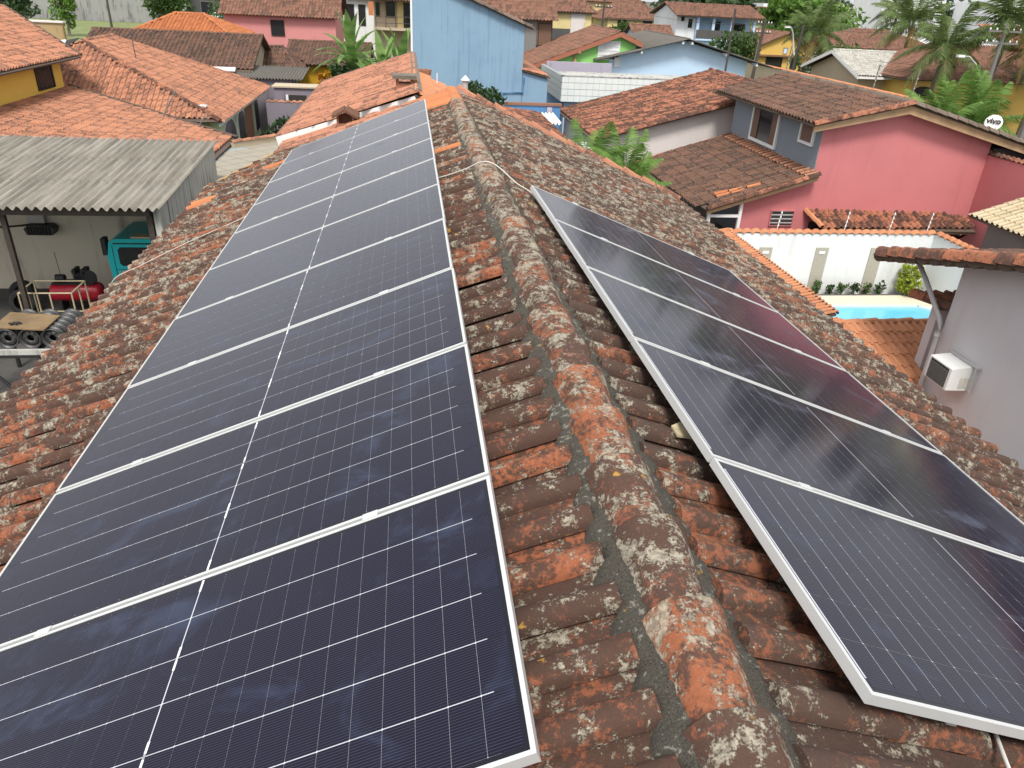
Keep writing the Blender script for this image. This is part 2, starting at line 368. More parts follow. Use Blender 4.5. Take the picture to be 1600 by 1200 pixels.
# ------------------------------------------------------------------ roof tiles
def tile_template(p, c, segs=6, h=None, lap=.14, tilt=None, thick=.016, flip=False):
    """one interlocking clay tile: barrel beside a flat pan; x across, y down the slope, z out"""
    h = p * .29 if h is None else h; tilt = c * .065 if tilt is None else tilt
    rb = p * .285; xc = -p * .215; lip = .009
    prof = [(xc - rb * math.cos(math.pi * k / segs), h * math.sin(math.pi * k / segs) ** .85 + lip * (1 - k / segs)) for k in range(segs + 1)]
    prof += [(xc + rb + p * .06, -.003), (p * .5 + .02, .003)]
    if flip: prof = [(-x, z) for x, z in prof][::-1]
    st = [(-c * lap, 0.), (c * .5, tilt * .62), (c, tilt)]
    V = []; F = []; k = len(prof)
    for (y, z) in st:
        V += [(x, y, zz + z) for x, zz in prof]
    for i in range(len(st) - 1):
        for j in range(k - 1): F.append((i * k + j, (i + 1) * k + j, (i + 1) * k + j + 1, i * k + j + 1))
    b = len(V)
    V += [(x, c, zz + tilt) for x, zz in prof] + [(x, c - .004, zz + tilt - thick) for x, zz in prof]
    for j in range(k - 1): F.append((b + j, b + k + j, b + k + j + 1, b + j + 1))
    b = len(V); yt = -c * lap   # closed upper end
    V += [(x, yt, zz) for x, zz in prof] + [(x, yt - .004, -.02) for x, zz in prof]
    for j in range(k - 1): F.append((b + j, b + j + 1, b + k + j + 1, b + k + j))
    return np.array(V), np.array(F)
def in_poly(x, y, P):
    c = False; n = len(P)
    for i in range(n):
        x1, y1 = P[i]; x2, y2 = P[i - 1]
        if (y1 > y) != (y2 > y) and x < (x2 - x1) * (y - y1) / (y2 - y1) + x1: c = not c
    return c
def slope_frame(poly):
    P = [Vector(p) for p in poly]; n = Vector((0, 0, 0))
    for i in range(len(P)):
        a, b = P[i], P[(i + 1) % len(P)]; n += a.cross(b)
    n.normalize()
    if n.z < 0: n = -n
    v = Vector((n.x, n.y, 0)).normalized(); v = (v - n * v.dot(n)).normalized()
    if v.z > 0: v = -v
    u = v.cross(n).normalized()
    return P, u, v, n
VARIANTS = {}
def tile_roof(parent, poly, mat, pitch=.205, course=.36, singles=0, segs=5, v0=None, skip=None, deck='deck', jitter=1., thick=.05, deck_name='roof_deck', u_off=0., flip=False):
    """tiles one roof slope given as a planar polygon; the tiles that show largest become objects, the rest one mesh"""
    P, u, v, n = slope_frame(poly); O = P[0]
    Q = [((p - O).dot(u), (p - O).dot(v)) for p in P]
    if deck:
        d = MB().prism([p - n * (.012 + thick) for p in P], n * thick).obj(deck_name, deck, parent)
        host = d if parent is None or parent.type == 'EMPTY' else parent
    else: host = parent
    us = [q[0] for q in Q]; vs = [q[1] for q in Q]
    v_start = min(vs) if v0 is None else v0
    cells = []
    i0 = math.floor(min(us) / pitch) - 1; i1 = math.ceil(max(us) / pitch) + 1
    nr = math.ceil((max(vs) - v_start) / course) + 1
    for i in range(i0, i1):
        for r in range(nr):
            cu = (i + .5) * pitch + u_off; cv = v_start + r * course
            if not in_poly(cu, cv + course * .5, Q): continue
            w = O + u * cu + v * (cv + course * .5)
            if skip and skip(w): continue
            cells.append((cu, cv, w))
    rows = []
    for cu, cv, w in cells:
        pr = project(w); big = 0.
        if singles and pr and -15 < pr[0] < 1615 and -15 < pr[1] < 1215: big = 1 / pr[2]
        rows.append((big, cu, cv))
    rows.sort(key=lambda r: -r[0])
    V, F = tile_template(pitch, course, segs, flip=flip)
    B = np.array([[*u], [*v], [*n]])
    def xf(cu, cv):
        a = R(RNG.normal(0, .9 * jitter)); tw = R(RNG.normal(0, .8 * jitter))
        o = O + u * (cu + RNG.normal(0, .003 * jitter)) + v * (cv + RNG.normal(0, .006 * jitter)) + n * (RNG.normal(0, .003 * jitter) + .004)
        M = Matrix.Identity(4)
        uu = (u * math.cos(a) + v * math.sin(a)); vv = (v * math.cos(a) - u * math.sin(a)); nn = n
        uu, nn = uu * math.cos(tw) + nn * math.sin(tw), nn * math.cos(tw) - uu * math.sin(tw)
        for k in range(3): M[k][0] = uu[k]; M[k][1] = vv[k]; M[k][2] = nn[k]; M[k][3] = o[k]
        return M
    ns = 0
    key = (mat, pitch, course, segs, flip)
    if singles and key not in VARIANTS:
        VARIANTS[key] = [npmesh('tile', V * (1 + RNG.normal(0, .01, (1, 3))), F, mat, np.full(len(V), (q + .5) / 7), True) for q in range(7)]
    rest = []
    for big, cu, cv in rows:
        M = xf(cu, cv)
        if big > 0 and ns < singles:
            link('tile', random.choice(VARIANTS[key]), host, M); ns += 1
        else: rest.append(M)
    if rest:
        k = len(V); VV = np.empty((len(rest) * k, 3)); TT = np.empty(len(rest) * k)
        for i, M in enumerate(rest):
            A = np.array(M); VV[i * k:(i + 1) * k] = V @ A[:3, :3].T + A[:3, 3]; TT[i * k:(i + 1) * k] = RNG.random()
        FF = (F[None] + (np.arange(len(rest)) * k)[:, None, None]).reshape(-1, 4)
        o = link('tile_field', npmesh('tile_field', VV, FF, mat, TT, True), host); o['kind'] = 'stuff'
    return host
CAPM = {}
def caps(parent, A, B, mat, sp=.38, w=.125, h=.085, name='ridge_tile', up=(0, 0, 1), lift=.02, mat2=None, n2=0):
    """lapped angular cap tiles from A to B; the raised end of each faces B"""
    A, B = Vector(A), Vector(B); d = (B - A); L = d.length; d.normalize(); up = Vector(up)
    s = d.cross(up).normalized(); up = s.cross(d).normalized(); k = max(1, round(L / sp)); sp = L / k
    def mesh(mt, q):
        key = (mt, round(sp, 2), w, h, q)
        if key in CAPM: return CAPM[key]
        prof = [(-1.0, -1.0), (-.84, -.55), (-.60, -.16), (-.44, -.03), (-.36, .0), (0, .03), (.36, .0), (.44, -.03), (.60, -.16), (.84, -.55), (1.0, -1.0)]
        st = [(-.10, .92, 0.0), (.3, .95, .008), (.9, 1.02, lift), (1.0, 1.06, lift * 1.2)]
        V = []; F = []; kk = len(prof)
        for (y, ws, z) in st: V += [(x * w * ws, y * sp, zz * h + z) for x, zz in prof]
        for i in range(len(st) - 1):
            for j in range(kk - 1): F.append((i * kk + j, i * kk + j + 1, (i + 1) * kk + j + 1, (i + 1) * kk + j))
        b = len(V); V += [(x * w * 1.06, sp, zz * h + lift * 1.2) for x, zz in prof] + [(x * w * .92, sp - .002, zz * h + lift * 1.2 - .034) for x, zz in prof]
        for j in range(kk - 1): F.append((b + j, b + j + 1, b + kk + j + 1, b + kk + j))
        V = np.array(V) + RNG.normal(0, .0011, (len(V), 3)); CAPM[key] = npmesh(name, V, F, mt, np.full(len(V), (q + .5) / 4), False); return CAPM[key]
    for i in range(k):
        o = A + d * (i * sp); a = R(RNG.normal(0, 1.6))
        ss = s * math.cos(a) + d * math.sin(a); dd = d * math.cos(a) - s * math.sin(a)
        M = Matrix.Identity(4)
        for q in range(3): M[q][0] = ss[q]; M[q][1] = dd[q]; M[q][2] = up[q]; M[q][3] = o[q] + up[q] * RNG.normal(0, .004)
        link(name, mesh(mat2 if (mat2 and i >= k - n2) else mat, random.randrange(4)), parent, M)
def corrugated(parent, poly, mat, wave=.177, amp=.046, name='sheet', sheets=0, course=2.2):
    """corrugated fibre-cement sheets over a planar slope (convex quad); each sheet is one object"""
    P, u, v, n = slope_frame(poly); O = P[0]
    us = [(p - O).dot(u) for p in P]; vs = [(p - O).dot(v) for p in P]
    u0, u1, v0, v1 = min(us), max(us), min(vs), max(vs); sw = wave * 6
    nu = max(1, round((u1 - u0) / sw)); nv = max(1, round((v1 - v0) / course)); sw = (u1 - u0) / nu; sc_ = (v1 - v0) / nv
    for i in range(nu):
        for j in range(nv):
            K = 36; V = []
            for y, z in ((v0 + j * sc_ - .1, .0), (v0 + (j + 1) * sc_, .012)):
                for q in range(K + 1):
                    x = u0 + i * sw + sw * q / K; zz = amp * math.sin(2 * math.pi * (q / K) * 6) + z + RNG.normal(0, .001)
                    V.append(O + u * x + v * y + n * zz)
            F = [(q, q + K + 1, q + K + 2, q + 1) for q in range(K)]
            top = len(V); V += [p - n * .008 for p in V]; F += [(q + top, q + 1 + top, q + K + 2 + top, q + K + 1 + top) for q in range(K)]
            F += [(q + K + 1, q + K + 1 + top, q + K + 2 + top, q + K + 2) for q in range(K)]
            link(name, npmesh(name, [tuple(p) for p in V], F, mat, None, True), parent)
# ------------------------------------------------------------------ windows and walls
def window(parent, o, a, n, w, h, frame='white_trim', pane='glass', fw=.06, depth=.06, mull=0, rails=0, bars=0, name='window', bar_mat='black_iron'):
    """o lower corner on the wall face, a along the wall, n outward"""
    o, a, n = Vector(o), Vector(a), Vector(n); b = Vector((0, 0, 1)); f = MB()
    for ra, rb in (((-fw, 0), (-fw, h + fw)), ((w, w + fw), (-fw, h + fw)), ((0, w), (-fw, 0)), ((0, w), (h, h + fw))): f.obox(o, a, b, n, ra, rb, (-.05, depth))
    for i in range(mull): x = w * (i + 1) / (mull + 1); f.obox(o, a, b, n, (x - .02, x + .02), (0, h), (0, depth - .015))
    for i in range(rails): z = h * (i + 1) / (rails + 1); f.obox(o, a, b, n, (0, w), (z - .02, z + .02), (0, depth - .015))
    fr = f.obj(name, frame, parent)
    host = fr
    MB().obox(o, a, b, n, (0, w), (0, h), (-.04, depth - .04)).obj('pane', pane, host)
    for i in range(bars):
        x = w * (i + .5) / bars; MB().obox(o, a, b, n, (x - .012, x + .012), (-fw, h + fw), (depth, depth + .024)).obj('bar', bar_mat, host)
    return fr
def gable_body(parent, mat, x0, x1, y0, y1, zb, ze, zr, axis='Y', rp=None, name='wall', ze2=None):
    ze2 = ze if ze2 is None else ze2
    if axis == 'Y':
        r = (x0 + x1) / 2 if rp is None else rp
        return MB().prism([(x0, y0, zb), (x1, y0, zb), (x1, y0, ze2), (r, y0, zr), (x0, y0, ze)], (0, y1 - y0, 0)).obj(name, mat, parent)
    r = (y0 + y1) / 2 if rp is None else rp
    return MB().prism([(x0, y0, zb), (x0, y1, zb), (x0, y1, ze2), (x0, r, zr), (x0, y0, ze)], (x1 - x0, 0, 0)).obj(name, mat, parent)
def box(parent, name, mat, *b): return MB().box(*b).obj(name, mat, parent)
# ================================================================== SETTING
tag(MB().add([(-900, -300, G), (900, -300, G), (900, 1600, G), (-900, 1600, G)], [(0, 1, 2, 3)]).obj('ground', 'ground'), kind='structure')
tag(MB().add([(-80, 90, G + .02), (-24, 90, G + .02), (-24, 143, G + .02), (-80, 143, G + .02)], [(0, 1, 2, 3)]).obj('lawn', 'grass_sheet'), kind='structure')
tag(MB().add([(-120, 146, G + .012), (60, 146, G + .012), (60, 160, G + .012), (-120, 160, G + .012)], [(0, 1, 2, 3)]).obj('road', 'asphalt'), kind='structure')

# ================================================================== OUR ROOF
TAN = math.tan(.3735); ZP = -.075
def rz(x): return ZP - TAN * abs(x)
def rp(x, y): return (x, y, rz(x))
house = thing('tiled_house', 'house under the camera with weathered lichen-covered clay tile roof carrying the solar panels', 'house', (0, 5, G))
box(house, 'wall', 'white_grubby', -3.75, 3.4, -6, 12.2, G, -2.0)
MB().prism([(-3.75, 12.2, -2.0), (3.4, 12.2, -2.0), (0, 12.2, -.25)], (0, -18.2, 0)).obj('wall', 'white_grubby', house)
TH = .3735
thL, thR = .3732, .3768
LX, LY, LZ = -.5144, 1.0062, -.0102
RX, RY, RZ, RYAW = .3534, 6.8496, -.0331, -.009
PW, PL, PP = 1.134, 2.279, 1.152
def skipL(w):
    return w.x > LX - PL * math.cos(thL) + .12 and w.x < LX - .25 and w.y < LY + 10 * PP - .15 and w.y > LY + .1
def skipR(w):
    return w.x > RX + .3 and w.x < RX + PL * math.cos(thR) - .12 and w.y < RY - .15 and w.y > RY - 5 * PP + .1
V0 = .198
roofL = tile_roof(house, [rp(0, -4), rp(0, 12.55), rp(-3.1, 14.5), rp(-4.32, 13.4), rp(-4.32, -4)], 'tile_old', singles=175, segs=8, v0=V0, jitter=1.3, deck_name='roof', skip=None)
roofR = tile_roof(house, [rp(0, -4), rp(3.98, -4), rp(3.98, 12.5), rp(0, 14.2)], 'tile_old_right', singles=125, segs=8, v0=.21, flip=True, jitter=1.3, deck_name='roof')
roofN = tile_roof(house, [rp(0, 12.55), rp(0, 14.2), rp(-3.3, 15.75), rp(-3.1, 14.5)], 'tile_salmon', segs=6, v0=V0, deck_name='roof', singles=40)
caps(roofL, (0, -1.6, -.02), (0, 12.5, -.02), 'tile_ridge', sp=.385, w=.124, h=.088, lift=.032)
caps(roofN, (0, 12.5, -.015), (0, 14.1, -.015), 'tile_new', sp=.385, w=.125, h=.09)
# new bright tiles beside the far ridge end
for i in range(7):
    V, F = tile_template(.205, .46, 6); V[:, 2] += .012
    Pq, u, v, n = slope_frame([rp(0, 12.55), rp(0, 14.2), rp(-3.3, 15.75)]); M = Matrix.Identity(4); o = Vector(rp(0, 12.68 + i * .205)) + v * .12 + n * .012
    for k in range(3): M[k][0] = u[k]; M[k][1] = v[k]; M[k][2] = n[k]; M[k][3] = o[k]
    link('tile', npmesh('tile', V, F, 'tile_new', np.full(len(V), random.random()), True), roofN, M)
# replaced bright tiles on the left slope
for (x, y) in ((-3.95, 12.05), (-3.97, 11.83), (-2.95, 12.9), (-.36, 9.1)):
    V, F = tile_template(.205, .36, 6); Pq, u, v, n = slope_frame([rp(0, 0), rp(0, 9), rp(-4, 9)]); o = Vector(rp(x, y)) + n * .03 - v * .18; M = Matrix.Identity(4)
    for k in range(3): M[k][0] = u[k]; M[k][1] = v[k]; M[k][2] = n[k]; M[k][3] = o[k]
    link('tile', npmesh('tile', V, F, 'tile_new', np.full(len(V), random.random()), True), roofL, M)
# mortar beds along the ridge
def mortar(x_in, x_out, y0, y1, amp):
    V = []; F = []; k = int((y1 - y0) / .018); m_ = 7; s = 1 if x_out > 0 else -1
    wob = [RNG.normal(0, 1) for _ in range(k // 3 + 3)]
    for i in range(k + 1):
        y = y0 + (y1 - y0) * i / k; q = i / 3; w = wob[int(q)] * (1 - q % 1) + wob[int(q) + 1] * (q % 1)
        xo = x_out + s * amp * w * .5 + s * .018 * math.sin(2 * math.pi * y / .205)
        for j in range(m_):
            t = j / (m_ - 1); x = x_in + (xo - x_in) * t
            z = rz(x) + .05 - .012 * t ** 2 + RNG.normal(0, .0032) - (.05 if j == m_ - 1 else 0)
            V.append((x, y, z))
    for i in range(k):
        for j in range(m_ - 1): F.append((i * m_ + j, i * m_ + j + 1, (i + 1) * m_ + j + 1, (i + 1) * m_ + j))
    return npmesh('mortar_bed', V, F, 'mortar', None, True)
link('mortar_bed', mortar(-.05, -.186, -1.6, 12.5, .022), roofL)
link('mortar_bed', mortar(.05, .20, -1.6, 14.0, .02), roofR)
# verge caps along the skewed far edge of the right slope
caps(roofR, (3.95, 12.6, rz(3.95) + .12), (.12, 14.15, rz(.12) + .13), 'tile_salmon', sp=.36, w=.055, h=.07, name='verge_tile', lift=.035)
# fascia board and gutter line at the eaves
MB().prism([(-4.25, -4, rz(-4.25) - .2), (-4.25, 13.4, rz(-4.25) - .2), (-4.25, 13.4, rz(-4.25) - .06), (-4.25, -4, rz(-4.25) - .06)], (.03, 0, 0)).obj('fascia', 'wood', house)
MB().prism([(3.9, -4, rz(3.9) - .2), (3.9, 12.5, rz(3.9) - .2), (3.9, 12.5, rz(3.9) - .06), (3.9, -4, rz(3.9) - .06)], (-.03, 0, 0)).obj('fascia', 'wood', house)
# white mortar edge on the clipped left corner, white flashing against the next house
MB().tube([(-4.3, 13.38, rz(4.3) + .06), (-3.12, 14.52, rz(3.12) + .06)], .028, 6).obj('mortar_edge', 'tan', house)
def strip(A, B, w, h, mat, name, parent):
    A, B = Vector(A), Vector(B); d = (B - A).normalized(); s = d.cross(Vector((0, 0, 1))).normalized(); up = s.cross(d)
    return MB().obox(A, d, s, up, (0, (B - A).length), (-w / 2, w / 2), (-h, 0)).obj(name, mat, parent)
strip((-3.36, 15.82, rz(3.36) + .17), (-.62, 14.33, rz(.62) + .13), .16, .26, 'white_trim', 'flashing', house)
# orange rail against the patio below the left corner
fl = thing('brick_vent', 'small brick roof vent with little dark tiled hood beside the white flashing', 'roof vent', (-1.92, 14.62, -.95))
MB().box(-2.08, -2.04, 14.5, 14.78, -.95, -.60).box(-1.80, -1.76, 14.5, 14.78, -.95, -.60).box(-2.04, -1.80, 14.72, 14.78, -.95, -.60).box(-2.04, -1.80, 14.5, 14.72, -.95, -.74).obj('body', 'brick', fl)
for s in (-1, 1):
    MB().prism([(-1.92, 14.42, -.49), (-1.92 + s * .23, 14.42, -.615), (-1.92 + s * .23, 14.42, -.645), (-1.92, 14.42, -.52)], (0, .44, 0)).obj('hood_slab', 'tile_brown', fl)
    for k in range(4): MB().tube([(-1.92 + s * .01, 14.45 + k * .125, -.485), (-1.92 + s * .235, 14.45 + k * .125, -.61)], .035, 6).obj('hood_tile', 'tile_brown', fl)

# ================================================================== SOLAR PANELS
def make_panel_meshes(cw, cl, ends, sides):
    """frame, backsheet, dark edge masks, one half cell, its places, and all cells joined"""
    fw, th = .0135, .035
    f = MB()
    for b in ((0, PL, 0, fw), (0, PL, PW - fw, PW), (0, fw, fw, PW - fw), (PL - fw, PL, fw, PW - fw)): f.box(b[0], b[1], b[2], b[3], -th, 0)
    fr = f.mesh('frame', 'alu')
    bs = MB().box(fw, PL - fw, fw, PW - fw, -.008, -.0028).mesh('backsheet', 'backsheet')
    ed = MB()
    for x0, x1 in ((fw, ends), (PL - ends, PL - fw)): ed.box(x0, x1, fw, PW - fw, -.0028, -.0025)
    ed.box(ends, PL - ends, fw, sides, -.0028, -.0024).box(ends, PL - ends, PW - sides, PW - fw, -.0028, -.0024)
    em = ed.mesh('edge_mask', 'backdark')
    me = bpy.data.meshes.new('cell'); c = .0022
    vs = [(-cl / 2 + c, -cw / 2, 0), (cl / 2 - c, -cw / 2, 0), (cl / 2, -cw / 2 + c, 0), (cl / 2, cw / 2 - c, 0), (cl / 2 - c, cw / 2, 0), (-cl / 2 + c, cw / 2, 0), (-cl / 2, cw / 2 - c, 0), (-cl / 2, -cw / 2 + c, 0)]
    me.from_pydata(vs, [], [tuple(range(8))]); uv = me.uv_layers.new(name='UVMap')
    for i, v_ in enumerate(vs): uv.data[i].uv = (v_[0] / cl + .5, v_[1] / cw + .5)
    me.materials.append(MT['cell'])
    spots = [(PL / 2 + (i - 11.5) * .0925 + (.002 if i >= 12 else -.002), .0285 + (j + .5) * .1795) for i in range(24) for j in range(6)]
    V = []; F = []; U = []
    for (x, y) in spots:   # joined sheet for panels too far away to pick the cells apart
        b = len(V); V += [(x + a[0], y + a[1], -.0021) for a in vs]; F.append(tuple(b + k for k in range(8))); U += [(a[0] / cl + .5, a[1] / cw + .5) for a in vs]
    mj = bpy.data.meshes.new('cells'); mj.from_pydata(V, [], F); ul = mj.uv_layers.new(name='UVMap')
    ul.data.foreach_set('uv', np.array(U, np.float32).ravel()); mj.materials.append(MT['cell'])
    return fr, bs, em, me, spots, mj
SETL = make_panel_meshes(.1762, .0918, .085, .0300)
SETR = make_panel_meshes(.1786, .0900, .022, .062)
PBUS = MB().box(PL / 2 - .0042, PL / 2 + .0042, -.03, .03, -.0028, -.0018).mesh('busbar', 'white_trim')
CLAMP = MB().box(-.03, .03, -.018, .018, -.01, .006).mesh('clamp', 'alu')
def solar_panel(M, label, group, fine, ms, bus=True):
    PFR, PBS, PEM, PCELL, PSPOT, PJOIN = ms
    e = bpy.data.objects.new('solar_panel', None); COL.objects.link(e); e.matrix_basis = M; tag(e, label, 'solar panel', group); e.empty_display_size = .2
    link('frame', PFR, e); link('backsheet', PBS, e); link('edge_mask', PEM, e)
    if bus:
        for i in range(6): link('busbar', PBUS, e, Matrix.Translation((0, .0285 + i * .1795 + (.16 if i % 2 else .02), 0)))
    for x in (.47, 1.81): link('clamp', CLAMP, e, Matrix.Translation((x, PW + .009, .0)))
    if fine:
        for (x, y) in PSPOT: link('cell', PCELL, e, Matrix.Translation((x, y, -.0021)))
    else:
        o = link('cell_sheet', PJOIN, e); o['kind'] = 'stuff'
def frame_m(o, x, n):
    x, n = Vector(x), Vector(n); y = n.cross(x); M = Matrix.Identity(4)
    for k in range(3): M[k][0] = x[k]; M[k][1] = y[k]; M[k][2] = n[k]; M[k][3] = o[k]
    return M
ORD = ['nearest', 'second', 'third', 'fourth', 'fifth', 'sixth', 'seventh', 'eighth', 'ninth', 'farthest']
for i in range(10):
    o = Vector((LX + RNG.normal(0, .003), LY + i * PP + PW, LZ + RNG.normal(0, .002)))
    M = frame_m(o, (-math.cos(thL), 0, -math.sin(thL)), (-math.sin(thL), 0, math.cos(thL)))
    lab = ('nearest solar panel of the long row left of the ridge', 'second solar panel from the camera in the left row of ten')[i] if i < 2 else ('%s solar panel from the camera in the left row of ten' % ORD[i] if i < 9 else 'farthest greyish solar panel of the long left row, beside the new orange tiles')
    solar_panel(M, lab, 'solar panels on the left slope', i < 6, SETL)
ORD2 = ['farthest and topmost solar panel of the short row right of the ridge', 'second solar panel from the far end of the right row', 'middle solar panel of the five right of the ridge', 'second nearest solar panel of the right row of five', 'nearest solar panel of the right row, its corner over the tiles']
cy, sy = math.cos(RYAW), math.sin(RYAW)
for i in range(5):
    ax = Vector((sy, cy, 0)); o = Vector((RX, RY, RZ)) - ax * (i * PP + PW)
    M = frame_m(o, (cy * math.cos(thR), -sy * math.cos(thR), -math.sin(thR)), (cy * math.sin(thR), -sy * math.sin(thR), math.cos(thR)))
    solar_panel(M, ORD2[i], 'solar panels on the right slope', True, SETR, False)
def rail(d, side, y0, y1, label):
    th = thL if side < 0 else thR; x0, z0 = (LX, LZ) if side < 0 else (RX, RZ)
    x = x0 + side * math.cos(th) * d; z = z0 - math.sin(th) * d
    n = Vector((side * math.sin(th), 0, math.cos(th))); a = Vector((0, 1, 0)); b = n.cross(a)
    t = thing('mounting_rail', label, 'rail', (x, y0, z - .2), 'panel mounting rails')
    MB().obox((x, y0, z), a, b, n, (0, y1 - y0), (-.02, .02), (-.077, -.0365)).obj('bar', 'alu', t)
    y = y0 + .3
    while y < y1:
        MB().obox((x, y, z), a, b, n, (-.02, .02), (-.015, .015), (-.24, -.078)).obj('roof_hook', 'alu', t); y += 1.4
rail(.47, -1, LY + .06, LY + 10 * PP, 'upper aluminium rail under the left row of panels')
rail(1.81, -1, LY + .06, LY + 10 * PP, 'lower aluminium rail under the left row of panels')
rail(.47, 1, RY - 5 * PP + .08, RY, 'upper aluminium rail under the right row of panels')
rail(1.81, 1, RY - 5 * PP + .08, RY, 'lower aluminium rail under the right row of panels')
def cable(name, pts, r, mat, label, cat='cable'):
    # smooth path
    P = [Vector(p) for p in pts]; out = []
    for i in range(len(P) - 1):
        p0, p1, p2, p3 = P[max(i - 1, 0)], P[i], P[i + 1], P[min(i + 2, len(P) - 1)]
        for k in range(8):
            t = k / 8; out.append(.5 * ((2 * p1) + (p2 - p0) * t + (2 * p0 - 5 * p1 + 4 * p2 - p3) * t * t + (3 * p1 - p0 - 3 * p2 + p3) * t ** 3))
    out.append(P[-1]); return tag(MB().tube(out, r, 6).obj(name, mat, None, True), label, cat)
cable('cable', [(-.6, 7.75, rz(.6) + .12), (-.45, 7.7, rz(.45) + .09), (-.22, 7.62, rz(.22) + .1), (-.05, 7.55, .03), (.08, 7.45, .02), (.25, 7.15, rz(.25) + .09), (.36, 6.9, rz(.36) + .1), (.4, 6.4, rz(.4) + .09), (.42, 5.2, rz(.42) + .09)], .0055, 'cable_white', 'white cable crossing the ridge between the two panel rows')
cable('cable', [(-2.45, 9.6, rz(2.45) + .1), (-2.9, 9.45, rz(2.9) + .09), (-3.5, 9.25, rz(3.5) + .09), (-4.0, 9.0, rz(4.0) + .08), (-4.3, 8.8, rz(4.3) + .06), (-4.36, 8.75, rz(4.3) - .3)], .004, 'cable_white', 'thin pale wire lying across the left slope to the eave')
cable('cable', [(.95, 1.2, rz(.95) + .1), (.86, .98, rz(.86) + .08), (.82, .8, rz(.82) + .085), (.8, .2, rz(.8) + .08)], .007, 'cable_white', 'pale cable hanging from under the nearest right panel')
sc_ = MB().prism([(.355, 2.62, rz(.38) + .10), (.47, 2.68, rz(.44) + .13), (.47, 2.56, rz(.44) + .09), (.36, 2.55, rz(.38) + .095)], (0, 0, .012)).obj('tile_shim', 'cage')
tag(sc_, 'yellowish scrap of board wedged beside the right panel edge', 'scrap')

# ================================================================== NEXT HOUSE BEYOND THE FLASHING
SL = .40
def nz(x): return -.15 - SL * abs(x + .62)
nb = thing('orange_roof_house', 'adjoining house with faded salmon tile roof and brick chimney beyond the white flashing', 'house', (-.6, 18, G))
box(nb, 'wall', 'white_grubby', -2.9, 1.6, 15.9, 22.5, G, -1.4)
a = tile_roof(nb, [(-.62, 14.25, -.15), (-.62, 23, -.15), (-3.38, 25.4, nz(-3.38)), (-3.34, 15.75, nz(-3.34))], 'tile_salmon', singles=200, segs=5, deck_name='roof')
tile_roof(nb, [(-.62, 14.3, -.15), (-.62, 18.2, -.15), (.6, 16.6, nz(.6)), (.6, 14.2, nz(.6))], 'tile_orange_clean', segs=5, deck_name='roof', singles=60)
strip((-.60, 14.4, -.09), (-.60, 23.0, -.09), .16, .14, 'slab', 'ridge_mortar', nb)
strip((-.62, 23.04, -.08), (-3.4, 25.45, nz(-3.4) + .08), .1, .12, 'slab', 'verge_mortar', nb)
strip((-3.4, 25.4, nz(-3.4) + .05), (-3.37, 15.8, nz(-3.34) + .05), .07, .08, 'tile_farbrown', 'eave_edge', nb)
ch = thing('chimney', 'brick chimney with flat sooty slab on top beside the blue wall', 'chimney', (-.83, 15.5, -.5))
MB().box(-1.0, -.66, 15.35, 15.68, -.4, -.10).box(-1.0, -.94, 15.35, 15.68, -.10, -.02).box(-.72, -.66, 15.35, 15.68, -.10, -.02).obj('stack', 'brick', ch)
MB().box(-1.06, -.60, 15.27, 15.76, -.02, .045).obj('slab', 'slab', ch)
ch = thing('chimney', 'smaller square brick chimney stub touching the foot of the blue wall', 'chimney', (-.42, 17.6, -.3))
MB().lathe((-.42, 18.0, -.42), (0, 0, 1), [(0, .14), (.22, .17), (.34, .19), (.34, .15), (.2, .13), (.2, 0)], 8).obj('stack', 'brick', ch)
ch = thing('chimney_pipe', 'slim grey flue pipe with pale conical cap behind the ridge end', 'chimney', (.38, 16, -1))
MB().tube([(.38, 16, -1.2), (.38, 16, -.08)], .055, 12).obj('pipe', 'pipe_grey', ch)
MB().lathe((.38, 16, -.08), (0, 0, 1), [(0, .085), (.015, .09), (.09, .02), (.1, 0)], 14).obj('cap', 'white_trim', ch)

# ================================================================== RIGHT: POOL YARD
def coping(A, B, w, mat, parent, name='coping_tile', sp=.205, sideways=True, n=(0, 0, 1)):
    """barrel tiles laid across a wall top"""
    A, B = Vector(A), Vector(B); L = (B - A).length; d = (B - A).normalized(); s = d.cross(Vector((0, 0, 1))).normalized(); k = round(L / sp)
    me = MB()
    prof = [(-.5, -.02), (-.36, .022), (-.18, .045), (0, .052), (.18, .045), (.36, .022), (.5, -.02)]
    V = []; F = []
    for y, z, ws in ((-w / 2, -.05, 1), (0, .015, 1), (w / 2, -.05, 1.06)): V += [(x * sp * ws * 1.04, y, zz + z) for x, zz in prof]
    V += [(x * sp * 1.06 * 1.04, w / 2 - .002, zz - .07) for x, zz in prof]
    kk = len(prof)
    for i in range(3):
        for j in range(kk - 1): F.append((i * kk + j, i * kk + j + 1, (i + 1) * kk + j + 1, (i + 1) * kk + j))
    ms = [npmesh(name, V, F, mat, np.full(len(V), q / 4 + .1), True) for q in range(4)]
    for i in range(k):
        o = A + d * ((i + .5) * L / k); M = Matrix.Identity(4)
        for q in range(3): M[q][0] = d[q]; M[q][1] = s[q]; M[q][2] = (0, 0, 1)[q]; M[q][3] = o[q] + RNG.normal(0, .003)
        link(name, random.choice(ms), parent, M)
pw = thing('pool_wall', 'white garden wall with terracotta coping and stone strips behind the pool', 'wall', (11, 19.5, G))
box(pw, 'wall', 'white_grubby', 8.0, 14.4, 19.37, 19.55, G, -4.15)
MB().box(14.4, 14.58, 16.0, 19.55, G, -4.15).obj('wall', 'white_grubby', pw)
coping((8.0, 19.46, -4.10), (14.45, 19.46, -4.10), .26, 'tile_orange_clean', pw, sp=.26)
coping((14.49, 19.4, -4.09), (14.49, 16.0, -4.09), .26, 'tile_orange_clean', pw, sp=.26)
